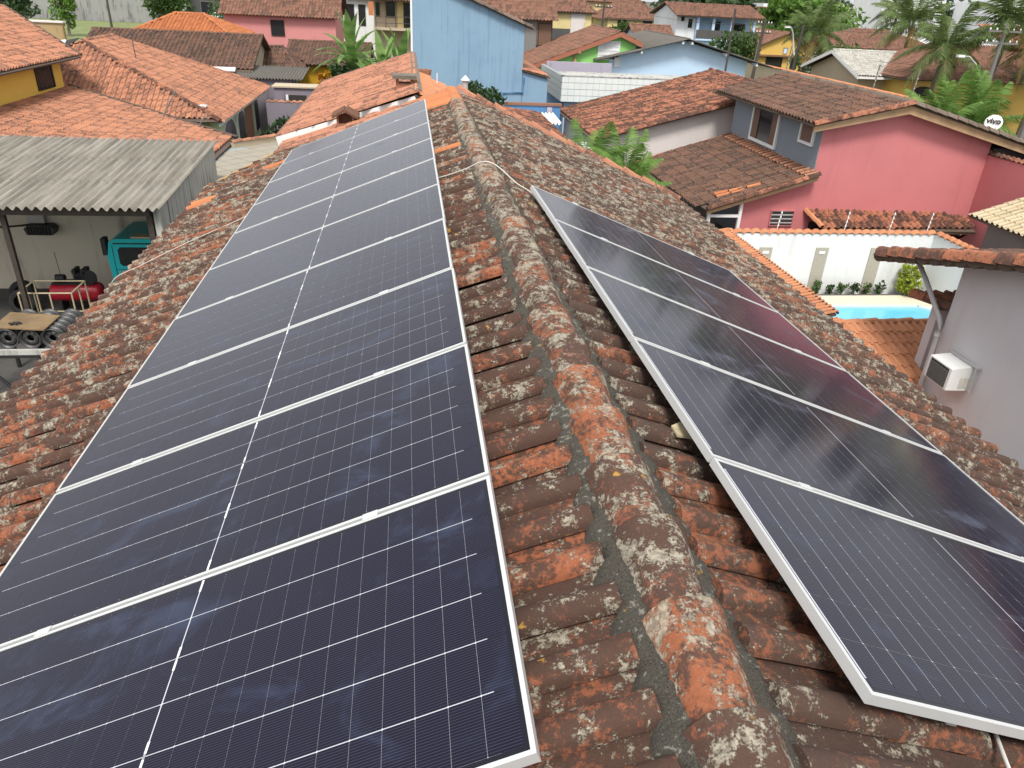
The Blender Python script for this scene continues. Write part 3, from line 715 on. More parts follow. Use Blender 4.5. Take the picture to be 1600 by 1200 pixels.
for x in (9.08, 10.80, 12.50):
    st = MB().box(x, x + .38, 19.335, 19.372, G, -4.56).obj('stone_strip', 'stone_strip', pw)
    MB().box(x + .1, x + .28, 19.318, 19.336, -4.74, -4.66).obj('lamp_box', 'white_trim', st)
MB().box(8.1, 14.4, 19.0, 19.08, G, G + .12).obj('kerb', 'dark_grey_wall', pw)
lw = thing('boundary_wall', 'low boundary wall with a long sloping cap of clean orange tiles', 'wall', (8.0, 16, G))
box(lw, 'wall', 'white_paint', 7.78, 7.96, 13.45, 19.36, G, -4.25)
lp = tile_roof(lw, [(8.02, 13.35, -4.08), (8.02, 19.36, -4.08), (7.0, 19.9, -4.33), (7.35, 13.35, -4.25)], 'tile_orange_clean', pitch=.15, course=.34, singles=160, segs=4, deck_name='cap')
MB().tube([(8.03, 13.3, -4.06), (8.03, 19.36, -4.06)], .025, 6).obj('edge_trim', 'black_iron', lw)
caps(lw, (8.0, 13.28, -4.15), (7.3, 13.28, -4.3), 'tile_orange_clean', sp=.3, w=.08, h=.1, name='end_tile')
# deck with a real recess for the pool
pool_pts = [(9.9, 14.0), (9.9, 18.22), (13.62, 18.18), (14.0, 17.8), (13.2, 16.6), (13.2, 14.0)]
dk = MB(); outer = [(8.0, 13.0), (8.0, 19.0), (14.4, 19.0), (14.4, 13.0)]
dk.prism([(8.0, 18.24, G + .01), (14.4, 18.20, G + .01), (14.4, 19.0, G + .01), (8.0, 19.0, G + .01)], (0, 0, .10))
dk.prism([(8.0, 12.0, G + .01), (9.88, 12.0, G + .01), (9.88, 18.24, G + .01), (8.0, 18.24, G + .01)], (0, 0, .10))
dk.prism([(13.64, 18.18, G + .01), (14.02, 17.8, G + .01), (13.22, 16.6, G + .01), (13.22, 12.0, G + .01), (14.4, 12.0, G + .01), (14.4, 18.18, G + .01)], (0, 0, .10))
dk.prism([(9.88, 12.0, G + .01), (13.22, 12.0, G + .01), (13.22, 14.0, G + .01), (9.88, 14.0, G + .01)], (0, 0, .10))
tag(dk.obj('pool_deck', 'deckstone'), kind='structure')
pt = thing('swimming_pool', 'bright blue swimming pool set in cream paving', 'pool', (11.7, 16.5, G))
MB().prism([(x, y, G + .012) for x, y in pool_pts], (0, 0, .045)).obj('water', 'water', pt)
rim = MB()
for i in range(len(pool_pts)):
    (x0, y0), (x1, y1) = pool_pts[i], pool_pts[(i + 1) % len(pool_pts)]
    d = Vector((x1 - x0, y1 - y0, 0)); L = d.length; d.normalize(); rim.obox((x0, y0, G + .06), d, (-d.y, d.x, 0), (0, 0, 1), (0, L), (-.09, .02), (0, .062))
rim.obj('rim', 'lightblue', pt)

# foliage helpers
def leafball(center, rad, n, size, seed, flat=.0, clump=9):
    rg = np.random.default_rng(seed); c = np.array(center); rad = np.array(rad)
    cl = rg.normal(0, 1, (clump, 3)); cl /= np.linalg.norm(cl, axis=1)[:, None]; cl *= rg.uniform(.35, .85, (clump, 1)); cr = rg.uniform(.28, .55, clump)
    k = rg.integers(0, clump, n); d = rg.normal(0, 1, (n, 3)); d /= np.linalg.norm(d, axis=1)[:, None]
    P = cl[k] + d * cr[k][:, None] * rg.uniform(.55, 1.05, (n, 1))
    P = P * rad + c
    a = rg.normal(0, 1, (n, 3)); a /= np.linalg.norm(a, axis=1)[:, None]; b = rg.normal(0, 1, (n, 3)); b -= a * (a * b).sum(1)[:, None]; b /= np.linalg.norm(b, axis=1)[:, None]
    s = size * rg.uniform(.6, 1.3, (n, 1)); a *= s; b *= s * .5
    V = np.stack([P - a, P + b, P + a, P - b], 1).reshape(-1, 3); F = np.arange(4 * n).reshape(-1, 4)
    T = np.clip(np.repeat(rg.random(n) * .6 + rg.random(clump)[k] * .4, 4), 0, 1)
    return V, F, T
def shrub(name, label, cat, center, rad, n, size, mat, seed, group=None, trunk_h=None, clump=9, tmat='trunk', zb=None):
    c = Vector(center); zb = c.z - rad[2] if zb is None else zb
    t = thing(name, label, cat, (c.x, c.y, zb), group)
    V, F, T = leafball(center, rad, n, size, seed, clump=clump)
    link('crown', npmesh('crown', V, F, mat, T), t)
    tr = MB(); rg = random.Random(seed); r = max(.012, rad[0] * .06)
    tr.tube([(c.x, c.y, zb), (c.x + r, c.y, (zb + c.z) / 2), (c.x, c.y + r, c.z)], r * 1.6, 7, r)
    for k in range(5):
        a = rg.random() * 6.28; tr.tube([(c.x, c.y, zb + (c.z - zb) * (.5 + .08 * k)), (c.x + rad[0] * .6 * math.cos(a), c.y + rad[1] * .6 * math.sin(a), c.z + rad[2] * rg.uniform(-.1, .6))], r * .7, 5, r * .25)
    tr.obj('trunk', tmat, t, True); return t
lab8 = ['at the left end of the planting strip', 'left of the middle stone strip', 'below the middle stone strip', 'just right of the middle stone strip', 'midway between the two right stone strips', 'just left of the right stone strip', 'below the right stone strip', 'right of the right stone strip']
for i in range(8):
    x = 10.2 + i * .40
    shrub('low_shrub', 'small green shrub %s against the white wall' % lab8[i], 'shrub', (x, 19.18, G + .24), (.19, .12, .17 + .05 * (i % 3)), 130, .05, 'leaf_dark' if i % 2 else 'leaf', 50 + i, 'low shrubs along the pool wall')
shrub('lime_shrub', 'yellow-green bush in the far corner of the pool yard', 'shrub', (13.75, 18.95, G + .55), (.42, .3, .62), 700, .07, 'limeleaf', 71)
# electric fence rods on the wall
for i, x in enumerate((9.55, 11.6, 13.0, 14.2)):
    f_ = thing('fence_rod', ['leftmost white electric fence rod above the pool wall', 'second white electric fence rod, left under the awning', 'third white electric fence rod, before the awning', 'white electric fence rod at the corner of the pool wall'][i], 'fence rod', (x, 19.5, -4.08), 'electric fence rods')
    MB().tube([(x, 19.5, -4.10), (x + .05, 19.52, -3.55)], .012, 6).obj('rod', 'white_trim', f_)
    for k in range(4): MB().tube([(x + .01 + k * .011, 19.5, -3.98 + k * .12), (x + .014 + k * .011, 19.5, -3.945 + k * .12)], .022, 6).obj('insulator', 'white_plastic', f_)

# ================================================================== RIGHT HOUSE
rh = thing('lilac_house', 'pale lilac-grey house at the right edge with old tile verge and window air conditioner', 'house', (10, 8, G))
WX = 8.55
def vz(y): return -2.52 + (12.6 - y) * .285
MB().prism([(WX, -2, G), (WX, 10.93, G), (WX, 10.93, vz(10.93) - .13), (WX, 4.0, vz(4) - .13), (WX, -2, vz(4) - .13 - 1.7)], (6, 0, 0)).obj('wall', 'lilac', rh)
box(rh, 'wall', 'lilac', 9.4, 9.6, 10.94, 12.0, G, -3.4)
rr = tile_roof(rh, [(8.12, 4.0, vz(4)), (14.5, 4.0, vz(4)), (14.5, 12.75, vz(12.75)), (8.12, 12.75, vz(12.75))], 'tile_brown', singles=200, segs=6, deck_name='roof', thick=.04)
caps(rr, (8.17, 4.0, vz(4) + .09), (8.17, 12.7, vz(12.7) + .09), 'tile_verge', sp=.37, w=.15, h=.16, name='verge_tile', lift=.03)
# scalloped verge underside made of bedded half tiles
sv = MB(); k = 29
for i in range(k):
    y0 = 12.72 - i * .3; y1 = y0 - .3
    pts = [(8.07, y0 + (y1 - y0) * t, vz(y0 + (y1 - y0) * t) - .10 - .075 * math.sin(math.pi * t)) for t in (0, .25, .5, .75, 1)]
    sv.prism([(8.07, y0, vz(y0) + .02)] + pts + [(8.07, y1, vz(y1) + .02)], (.3, 0, 0))
sv.obj('verge_bed', 'deck', rr)
# lower canopy
lc = tile_roof(rh, [(8.62, 10.98, -3.0), (9.9, 10.98, -3.0), (9.9, 12.15, -3.18), (8.62, 12.15, -3.18)], 'tile_verge', segs=5, singles=40, deck_name='canopy')
caps(lc, (8.70, 11.0, -2.93), (8.70, 12.12, -3.1), 'tile_verge', sp=.37, w=.12, h=.13, name='verge_tile')
dpn = thing('downpipe', 'grey plastic downpipe bending under the eave of the lilac house', 'pipe', (8.4, 11, G))
MB().tube([(8.56, 12.25, -2.45), (8.5, 11.95, -2.55), (8.47, 11.66, -2.70), (8.45, 11.0, -3.18), (8.45, 10.92, -3.27), (8.45, 10.9, -3.42), (8.45, 10.88, G)], .043, 12).obj('pipe', 'pipe_grey', dpn, True)
MB().tube([(8.45, 10.91, -3.38), (8.45, 10.9, -3.5)], .052, 12).obj('collar', 'pipe_grey', dpn, True)
ac = thing('air_conditioner', 'white window air conditioner sticking out of the lilac wall', 'air conditioner', (8.4, 10, -4))
y0, y1, z0, z1 = 9.92, 10.50, -4.08, -3.65
MB().prism([(8.12, y0, z0 + .02), (8.12, y0, z1 - .02), (WX, y0, z1 + .02), (WX, y0, z0 - .0)], (0, y1 - y0, 0)).obj('case', 'white_plastic', ac)
gl = MB().box(8.108, 8.12, y0 + .06, y1 - .06, z0 + .04, z1 - .04).obj('grille', 'dark', ac)
for k in range(13): MB().box(8.10, 8.108, y0 + .06, y1 - .06, z0 + .055 + k * .024, z0 + .062 + k * .024).obj('fin', 'pole', gl)
for i in range(2):
    for j in range(2):
        lv = MB().box(8.33 + i * .09, 8.405 + i * .09, y0 - .006, y0, z0 + .06 + j * .1, z0 + .145 + j * .1).obj('louvre', 'cage', ac)
        for k in range(4): MB().box(8.33 + i * .09, 8.405 + i * .09, y0 - .012, y0 - .006, z0 + .07 + j * .1 + k * .02, z0 + .078 + j * .1 + k * .02).obj('slat', 'white_plastic', lv)
MB().box(8.47, 8.55, y0 - .12, y1 + .05, z1 + .03, z1 + .055).obj('ledge', 'pipe_grey', ac)
MB().box(8.47, 8.50, y0 - .10, y0 - .07, z0, z1 + .03).obj('bracket', 'pipe_grey', ac)
# porch roof below
pr_ = thing('porch_roof', 'low clean orange tile porch roof in front of the pool', 'roof', (8.7, 12, G))
tile_roof(pr_, [(7.5, 12.86, -4.1), (9.85, 12.86, -4.1), (9.0, 9.6, -5.0), (6.6, 9.6, -5.0)], 'tile_orange_clean', pitch=.165, course=.34, singles=220, segs=5, deck_name='deck')
box(pr_, 'wall', 'lilac', 7.6, 8.9, 12.6, 12.7, G, -4.2)
box(pr_, 'pillar', 'lilac', 8.78, 8.98, 11.45, 11.65, G, -3.24)
caps(pr_, (7.5, 12.9, -4.04), (9.85, 12.9, -4.04), 'tile_orange_clean', sp=.38, w=.08, h=.05, name='ridge_tile')

# ================================================================== PINK HOUSE
pk = thing('pink_house', 'pink house with blue-grey side wall and two brown tile roofs beyond the pool', 'house', (13, 22, G))
FY = 20.8
MB().prism([(8.95, FY, G), (16.4, FY, G), (16.4, FY, -1.62), (13.23, FY, -.86), (11.0, FY, -1.38), (11.0, FY, -2.78), (8.95, FY, -3.42)], (0, .2, 0)).obj('front_wall', 'pink', pk)
MB().box(11.0, 11.2, FY + .2, 27.2, G, -1.45).obj('side_wall', 'grey_blue', pk)
MB().box(10.985, 11.0, FY + .003, 27.2, -2.9, -1.42).obj('side_paint', 'grey_blue', pk)
box(pk, 'rear_wall', 'pink', 11.2, 17.5, 27.0, 27.2, G, -1.5)
def pzl(x): return -.72 - (13.25 - x) * .225
def pzr(x): return -.72 - (x - 13.25) * .255
ua = tile_roof(pk, [(13.25, 20.4, -.72), (13.25, 28.6, -.72), (10.42, 27.9, pzl(10.42)), (10.42, 20.4, pzl(10.42))], 'tile_brown', singles=260, segs=5, deck_name='upper_roof')
ub = tile_roof(pk, [(13.25, 20.4, -.72), (13.25, 28.6, -.72), (19.0, 28.6, pzr(19.0)), (19.0, 20.4, pzr(19.0))], 'tile_brown', segs=4, deck_name='upper_roof')
caps(ua, (13.25, 20.4, -.63), (13.25, 28.6, -.63), 'tile_grey', sp=.38, w=.12, h=.09)
caps(ua, (10.45, 20.38, pzl(10.45) + .09), (13.25, 20.38, -.63), 'tile_streak', sp=.38, w=.1, h=.1, name='verge_tile')
caps(ub, (19.0, 20.38, pzr(19) + .09), (13.25, 20.38, -.63), 'tile_grey', sp=.38, w=.1, h=.1, name='verge_tile')
MB().prism([(10.5, 20.42, pzl(10.5) - .04), (13.25, 20.42, -.76), (13.25, 20.42, -1.0), (10.5, 20.42, pzl(10.5) - .22)], (0, .05, 0)).obj('fascia', 'fascia', pk)
MB().prism([(13.25, 20.42, -.76), (19.0, 20.42, pzr(19) - .04), (19.0, 20.42, pzr(19) - .26), (13.25, 20.42, -1.0)], (0, .05, 0)).obj('fascia', 'fascia', pk)
window(pk, (11.0 - .016, 25.4, -2.5), (0, -1, 0), (-1, 0, 0), 1.85, .98, pane='glass', fw=.1, depth=.07, mull=0)
MB().box(10.930, 10.950, 24.95, 25.38, -2.5, -1.52).obj('shutter', 'shutter', pk); MB().box(10.930, 10.950, 23.56, 23.95, -2.5, -1.52).obj('shutter', 'shutter', pk)
window(pk, (11.0 - .016, 21.95, -2.0), (0, -1, 0), (-1, 0, 0), .72, .5, pane='shutter', fw=.08, depth=.07)
def lz(x): return -2.74 - (11.0 - x) * .32
la = tile_roof(pk, [(10.98, 20.45, lz(10.98)), (10.98, 27.1, lz(10.98)), (7.35, 27.2, lz(7.35)), (7.75, 20.45, lz(7.75))], 'tile_brown', singles=300, segs=5, deck_name='lower_roof')
caps(la, (7.78, 20.43, lz(7.78) + .08), (10.98, 20.43, lz(10.98) + .08), 'tile_streak', sp=.38, w=.09, h=.09, name='verge_tile')
caps(la, (7.4, 27.2, lz(7.4) + .08), (10.98, 27.1, lz(10.98) + .08), 'tile_streak', sp=.38, w=.07, h=.08, name='verge_tile')
for k in range(24):  # cleaner strip of tiles against the grey wall
    V, F = tile_template(.205, .36, 5); Pq, u, v, n = slope_frame([(10.98, 20.45, lz(10.98)), (10.98, 27.1, lz(10.98)), (7.35, 27.2, lz(7.35))])
    o = Vector((10.96, 20.6 + k * .27, lz(10.96))) + n * .03; M = Matrix.Identity(4)
    for q in range(3): M[q][0] = u[q]; M[q][1] = v[q]; M[q][2] = n[q]; M[q][3] = o[q]
    link('tile', npmesh('tile', V, F, 'tile_orange', np.full(len(V), random.random()), True), la, M)
for (x, y) in ((8.6, 21.1), (8.63, 21.35), (9.0, 21.0), (9.02, 21.22), (9.5, 21.1)):
    V, F = tile_template(.205, .36, 5); o = Vector((x, y, lz(x))) + n * .03; M = Matrix.Identity(4)
    for q in range(3): M[q][0] = u[q]; M[q][1] = v[q]; M[q][2] = n[q]; M[q][3] = o[q]
    link('tile', npmesh('tile', V, F, 'tile_new', np.full(len(V), random.random()), True), la, M)
MB().prism([(7.8, 20.47, lz(7.8) - .04), (11.0, 20.47, lz(11) - .04), (11.0, 20.47, lz(11) - .17), (7.8, 20.47, lz(7.8) - .17)], (0, .06, 0)).obj('fascia', 'fascia', pk)
for x in (7.9, 8.85): MB().box(x, x + .09, 20.62, 20.7, G, lz(x) - .15).obj('porch_post', 'white_trim', pk)
MB().box(7.99, 8.85, 20.63, 20.69, -4.06, -3.98).obj('porch_beam', 'white_trim', pk)
MB().box(7.9, 8.94, 22.4, 22.5, G, -3.95).obj('porch_back', 'grey_wall', pk)
window(pk, (9.94, FY, -4.32), (1, 0, 0), (0, -1, 0), .70, .44, frame='pink', pane='dark', fw=.02, depth=.05)
for k in range(4):
    MB().obox((9.94, FY - .012, -4.27 + k * .12), (1, 0, 0), (0, -.5, .86), (0, .86, .5), (0, .7), (0, .045), (0, .008)).obj('louvre', 'white_plastic', pk)
MB().box(9.94, 10.64, FY - .03, FY - .005, -4.35, -4.32).obj('sill', 'white_trim', pk)
aw = tile_roof(pk, [(11.02, FY - .01, -3.86), (16.1, FY - .01, -3.92), (16.2, 19.98, -4.24), (11.25, 19.98, -4.18)], 'tile_streak', singles=140, segs=5, pitch=.2, course=.3, deck_name='awning')
caps(aw, (11.2, 20.0, -4.08), (11.02, FY, -3.8), 'tile_orange_clean', sp=.3, w=.08, h=.08, name='verge_tile')
MB().box(11.3, 16.2, 20.02, 20.07, -4.33, -4.25).obj('awning_beam', 'wood', pk)
for x in (11.4, 12.9, 14.5, 16.0): MB().prism([(x, FY, -4.9), (x + .07, FY, -4.9), (x + .07, 20.05, -4.3), (x, 20.05, -4.3)], (0, 0, .07)).obj('strut', 'dark', pk)
MB().box(11.2, 16.35, FY - .02, FY - .004, G, -4.2).obj('dark_under_awning', 'dark', pk)  # dark sheet over the wall, painting in the darkness beneath the awning
MB().box(14.1, 15.0, FY - .06, FY - .03, G, -4.45).obj('yellow_door', 'ochre', pk)
MB().box(16.4, 16.6, 18.6, 21.0, G, -2.12).obj('return_wall', 'pink', pk)
coping((16.5, 21.2, -2.06), (16.5, 18.6, -2.06), .24, 'tile_streak', pk)
box(pk, 'side_block', 'dark_grey_wall', 16.62, 19.0, 20.9, 27, G, -1.95)
gw = thing('grey_wall', 'dark grey rendered wall at the right edge behind the cream roof', 'wall', (18, 18.6, G))
box(gw, 'wall', 'dark_grey_wall', 16.6, 24, 18.5, 18.7, G, -2.3)
coping((16.7, 18.6, -2.25), (24, 18.6, -2.25), .24, 'tile_streak', gw)
ds = thing('satellite_dish', 'white satellite dish with dark lettering on the pink house roof', 'dish', (16.4, 21.1, -1.6))
MB().lathe((16.40, 21.0, -1.26), (-.62, -.62, .42), [(.0, 0), (.005, .08), (.025, .17), (.05, .235), (.058, .24), (.035, .175), (.012, .08), (.008, 0)], 24).obj('reflector', 'white_plastic', ds, True)
MB().tube([(16.5, 21.15, -1.75), (16.5, 21.15, -1.35), (16.42, 21.03, -1.27)], .02, 6).obj('mast', 'pipe_grey', ds)
MB().tube([(16.41, 20.95, -1.56), (16.27, 20.68, -1.30)], .01, 6).obj('feed_arm', 'pipe_grey', ds)
fc = bpy.data.curves.new('lettering', 'FONT'); fc.body = 'vivo'; fc.size = .23; fc.offset = .008; fc.align_x = 'CENTER'; fc.align_y = 'CENTER'; fc.extrude = .002
tmp = bpy.data.objects.new('tmp', fc); COL.objects.link(tmp); dg = bpy.context.evaluated_depsgraph_get(); tm = bpy.data.meshes.new_from_object(tmp.evaluated_get(dg)); bpy.data.objects.remove(tmp)
tm.materials.clear(); tm.materials.append(MT['dark'])
nn = Vector((-.62, -.62, .42)).normalized(); xa = Vector((.7, -.7, 0)).normalized(); xa = (xa - nn * xa.dot(nn)).normalized(); ya = nn.cross(xa); M = Matrix.Identity(4); o = Vector((16.40, 21.0, -1.26)) + nn * .064 + ya * .05
for q in range(3): M[q][0] = xa[q]; M[q][1] = ya[q]; M[q][2] = nn[q]; M[q][3] = o[q]
tl = link('lettering', tm, None, M); tl.parent = ds; tl.matrix_parent_inverse = Matrix.Translation(-Vector(ds.location))
# cream roof
cr = thing('cream_roof_house', 'cream double-roman tile roof over a grey wall at the right edge', 'house', (16, 17, G))
cz = lambda x: -3.42 + (x - 14.72) * .34
tile_roof(cr, [(18.5, 18.75, cz(18.5)), (18.5, 14.5, cz(18.5)), (14.75, 14.5, cz(14.75)), (14.75, 18.75, cz(14.75))], 'tile_cream', singles=220, segs=6, pitch=.2, course=.33, deck_name='roof')
box(cr, 'wall', 'grey_wall', 15.15, 15.3, 14.8, 18.4, G, -3.4)
# ================================================================== LEFT: WORKSHOP SHED
XW = -6.12
sh = thing('workshop_shed', 'open workshop shed with grey corrugated roof and streaked concrete side wall', 'shed', (-9, 18, G))
def sz(y): return -2.86 + (y - 16.5) * .066
corrugated(sh, [(-17, 16.3, sz(16.3)), (-6.02, 16.3, sz(16.3)), (-6.02, 22.0, sz(22.0)), (-17, 22.0, sz(22.0))], 'fibre', course=1.9)
MB().prism([(XW, 16.6, G), (XW, 22.0, G), (XW, 22.0, sz(22) - .04), (XW, 16.6, sz(16.6) - .04)], (-.14, 0, 0)).obj('side_wall', 'concrete', sh)
box(sh, 'front_beam', 'rust', -17, -6.3, 16.48, 16.58, -3.06, -2.91)
box(sh, 'back_wall', 'shed_wall', -17, -6.3, 19.95, 20.1, G, -2.72)
box(sh, 'wall_band', 'brick', -12, -7.1, 19.91, 19.95, -3.72, -3.5)
box(sh, 'lintel', 'concrete', -17, -6.3, 19.85, 19.95, -3.36, -3.24)
MB().box(-9.36, -9.26, 16.62, 16.72, G, -3.0).obj('post', 'rust', sh)
MB().box(-6.42, -6.30, 16.62, 16.74, G, -3.0).obj('post', 'rust', sh)
tag(MB().add([(-17, 13, G + .006), (-4.5, 13, G + .006), (-4.5, 19.95, G + .006), (-17, 19.95, G + .006)], [(0, 1, 2, 3)]).obj('yard_floor', 'floor'), kind='structure')
jb = thing('junction_box', 'grey electrical box with a hanging cable on the shed wall', 'box', (-10.1, 19.9, -4.3))
box(jb, 'box', 'pipe_grey', -10.35, -9.95, 19.78, 19.91, -4.18, -3.83)
MB().tube([(-10.0, 16.56, -3.0), (-10.6, 18.2, -3.6), (-10.75, 19.3, -4.15), (-10.5, 19.8, -4.25), (-10.2, 19.82, -4.2)], .025, 6).obj('cable', 'black_iron', jb, True)
fl_ = thing('floodlight', 'black ribbed floodlight mounted below the grey box in the shed', 'lamp', (-10, 19.8, -4.5))
MB().prism([(-10.35, 19.6, -4.44), (-9.75, 19.6, -4.44), (-9.68, 19.6, -4.28), (-9.78, 19.6, -4.2), (-10.3, 19.6, -4.2), (-10.4, 19.6, -4.28)], (0, .3, 0)).obj('housing', 'black_iron', fl_)
for k in range(8): MB().box(-10.3 + k * .07, -10.285 + k * .07, 19.56, 19.6, -4.43, -4.22).obj('fin', 'black_iron', fl_)
# teal vehicle cab
tv = thing('teal_van', 'teal van cab with dark side window parked in the shed', 'vehicle', (-7.3, 18.4, G))
bm = MB(); prof = [(-8.12, G + .45), (-8.18, -4.6), (-8.1, -4.22), (-7.95, -4.14), (-6.5, -4.14), (-6.45, -4.6), (-6.45, G + .45)]
bm.prism([(x, 17.7, z) for x, z in prof], (0, 1.5, 0)); bm.obj('body', 'teal', tv)
MB().prism([(-7.92, 17.685, -4.75), (-7.92, 17.685, -4.40), (-7.86, 17.685, -4.34), (-7.12, 17.685, -4.34), (-7.06, 17.685, -4.40), (-7.06, 17.685, -4.75), (-7.12, 17.685, -4.80), (-7.86, 17.685, -4.80)], (0, .02, 0)).obj('window', 'glass', tv)
MB().box(-8.0, -7.0, 17.672, 17.69, -4.26, -4.235).obj('drip_rail', 'dark', tv)
MB().tube([(-7.95, 17.66, -5.15), (-7.95, 17.62, -5.13), (-7.95, 17.62, -4.95), (-7.95, 17.66, -4.93)], .012, 6).obj('door_handle', 'alu', tv)
MB().box(-7.6, -6.9, 17.75, 18.0, -4.14, -4.10).obj('roof_rack', 'cage', tv)
for x_ in (-8.04, -6.98): MB().box(x_, x_ + .012, 17.693, 17.699, -5.4, -4.3).obj('door_seam', 'black_iron', tv)
MB().box(-8.04, -6.98, 17.693, 17.699, -4.905, -4.893).obj('door_seam', 'black_iron', tv)
MB().box(-8.28, -8.18, 17.72, 17.95, -4.55, -4.15).obj('mirror', 'black_iron', tv)
for x in (-7.9, -6.8):
    w = MB().lathe((x, 17.68, G + .36), (0, 1, 0), [(0, .12), (.0, .24), (.01, .34), (.06, .36), (.2, .36), (.22, .3)], 20).obj('wheel', 'rubber', tv, True)
tv.location += Vector((.22, .4, .08))
# compressor
cp = thing('air_compressor', 'red tank air compressor with black pump in the shed', 'compressor', (-9, 18.6, G))
MB().lathe((-9.55, 18.6, -5.55), (1, 0, 0), [(-.06, 0), (-.05, .12), (-.01, .2), (.04, .235), (1.06, .235), (1.11, .2), (1.15, .12), (1.16, 0)], 24).obj('tank', 'red', cp, True)
for x in (-9.4, -8.7): MB().box(x, x + .06, 18.42, 18.78, G, -5.7).obj('foot', 'black_iron', cp)
MB().box(-9.5, -8.55, 18.45, 18.75, -5.33, -5.29).obj('plate', 'black_iron', cp)
pm = MB().box(-8.95, -8.72, 18.48, 18.75, -5.29, -5.05).box(-8.98, -8.90, 18.45, 18.78, -5.05, -4.96).box(-8.78, -8.68, 18.45, 18.78, -5.05, -4.96).obj('pump', 'black_iron', cp)
for k in range(5): MB().box(-8.97, -8.70, 18.44, 18.79, -5.27 + k * .045, -5.258 + k * .045).obj('cooling_fin', 'black_iron', pm)
MB().lathe((-8.6, 18.5, -5.13), (0, -1, 0), [(0, .0), (0, .15), (.02, .17), (.05, .17), (.05, .12), (.05, 0)], 18).obj('flywheel', 'black_iron', cp)
MB().lathe((-9.42, 18.6, -5.2), (1, 0, 0), [(0, 0), (0, .09), (.2, .09), (.22, .05), (.22, 0)], 14).obj('motor', 'black_iron', cp)
MB().tube([(-9.3, 18.6, -5.15), (-9.32, 18.6, -4.55)], .007, 5).obj('pipe', 'black_iron', cp)
cp.location += Vector((.1, -.3, .1))
for o_ in cp.children:
    if o_.name.startswith('foot'): o_.scale.z = 1.0
hs_ = MB(); pts_ = [(-9.9 + .22 * math.cos(a_ * .35) * (1 - a_ * .004), 18.0 + .2 * math.sin(a_ * .35), G + .03 + a_ * .0018) for a_ in range(70)]
tag(hs_.tube(pts_, .018, 6).obj('air_hose', 'rubber', None, True), 'coiled black air hose on the shed floor by the compressor', 'hose')
dr = thing('oil_drum', 'dark oil drum standing against the shed wall behind the compressor', 'drum', (-8.1, 19.4, G))
MB().lathe((-8.1, 19.4, G), (0, 0, 1), [(0, 0), (0, .27), (.02, .28), (.28, .28), (.3, .295), (.32, .28), (.56, .28), (.58, .295), (.6, .28), (.84, .28), (.86, .27), (.85, 0)], 20).obj('body', 'rust', dr)
# cage trolley
cg = thing('cage_trolley', 'cream painted steel cage trolley standing in front of the compressor', 'trolley', (-9.3, 17.2, G))
x0, x1, y0, y1, z0, z1 = -9.58, -8.45, 16.95, 17.75, -5.75, -4.98
def rod(a, b, r=.018): MB().tube([a, b], r, 6).obj('rod', 'cage', cg)
for z in (z0, z1):
    rod((x0, y0, z), (x1, y0, z)); rod((x0, y1, z), (x1, y1, z)); rod((x0, y0, z), (x0, y1, z)); rod((x1, y0, z), (x1, y1, z))
for x in (x0, x0 + .33, x0 + .66, x1): rod((x, y0, z0 - .12), (x, y0, z1)); 
for x in (x0, x1): rod((x, y1, z0), (x, y1, z1)); rod((x, (y0 + y1) / 2, z0), (x, (y0 + y1) / 2, z1))
for x in (x0, x1):
    for y in (y0, y1): MB().lathe((x - .02, y, G + .06), (1, 0, 0), [(0, 0), (0, .06), (.04, .06), (.04, 0)], 10).obj('castor', 'rubber', cg)
# rim rack
rk = thing('rim_rack', 'dark steel rack with white rail carrying three rows of wheel rims', 'rack', (-8.6, 14.8, G))
MB().box(-10.4, -6.9, 13.93, 14.0, -5.09, -4.99).obj('front_rail', 'concrete', rk); MB().box(-10.4, -6.9, 13.92, 14.02, -5.15, -5.09).obj('front_rail', 'black_iron', rk)
MB().box(-10.4, -6.9, 15.2, 15.3, -5.15, -4.99).obj('back_rail', 'black_iron', rk)
for x in (-10.3, -9.1, -8.0, -7.0):
    MB().box(x, x + .06, 13.94, 14.0, G, -5.15).obj('leg', 'black_iron', rk); MB().box(x, x + .06, 15.22, 15.28, G, -5.15).obj('leg', 'black_iron', rk)
    MB().tube([(x + .03, 13.9, -5.14), (x + .6, 13.9, G + .1)], .03, 6).obj('brace', 'black_iron', rk)
    MB().box(x, x + .05, 14.0, 15.2, -5.06, -4.985).obj('bearer', 'black_iron', rk)
RIM = MB().lathe((0, 0, 0), (0, 1, 0), [(h_ * .85, r_ * .74) for h_, r_ in ((0.0, .255), (.0, .27), (.02, .27), (.03, .225), (.11, .215), (.15, .235), (.165, .27), (.185, .27), (.185, .255), (.13, .205), (.06, .20), (.05, .12), (.05, .09), (.075, .085))], 26).mesh('rim', 'steel', True)
HOLE = MB().lathe((0, -.002, 0), (0, 1, 0), [(.036, 0), (.036, .022), (.05, .022)], 10).mesh('hand_hole', 'dark')
for ci, cx in enumerate((-8.49, -8.08, -7.67)):
    for k in range(6):
        e = thing('wheel_rim', ['%s bare steel wheel rim of the left row on the rack', '%s bare steel wheel rim of the middle row on the rack', '%s bare steel wheel rim of the right row on the rack'][ci] % ['front', 'second', 'third', 'fourth', 'fifth', 'rearmost'][k], 'wheel rim', (cx + RNG.normal(0, .006), 14.0 + k * .18, -4.783), 'wheel rims on the rack', True)
        e.rotation_euler = (0, RNG.uniform(0, 6), RNG.normal(0, .02)); link('rim', RIM, e)
        if k == 0:
            for q in range(8): a = q * math.pi / 4; link('hand_hole', HOLE, e, Matrix.Translation((.115 * math.cos(a), 0.004, .115 * math.sin(a))))
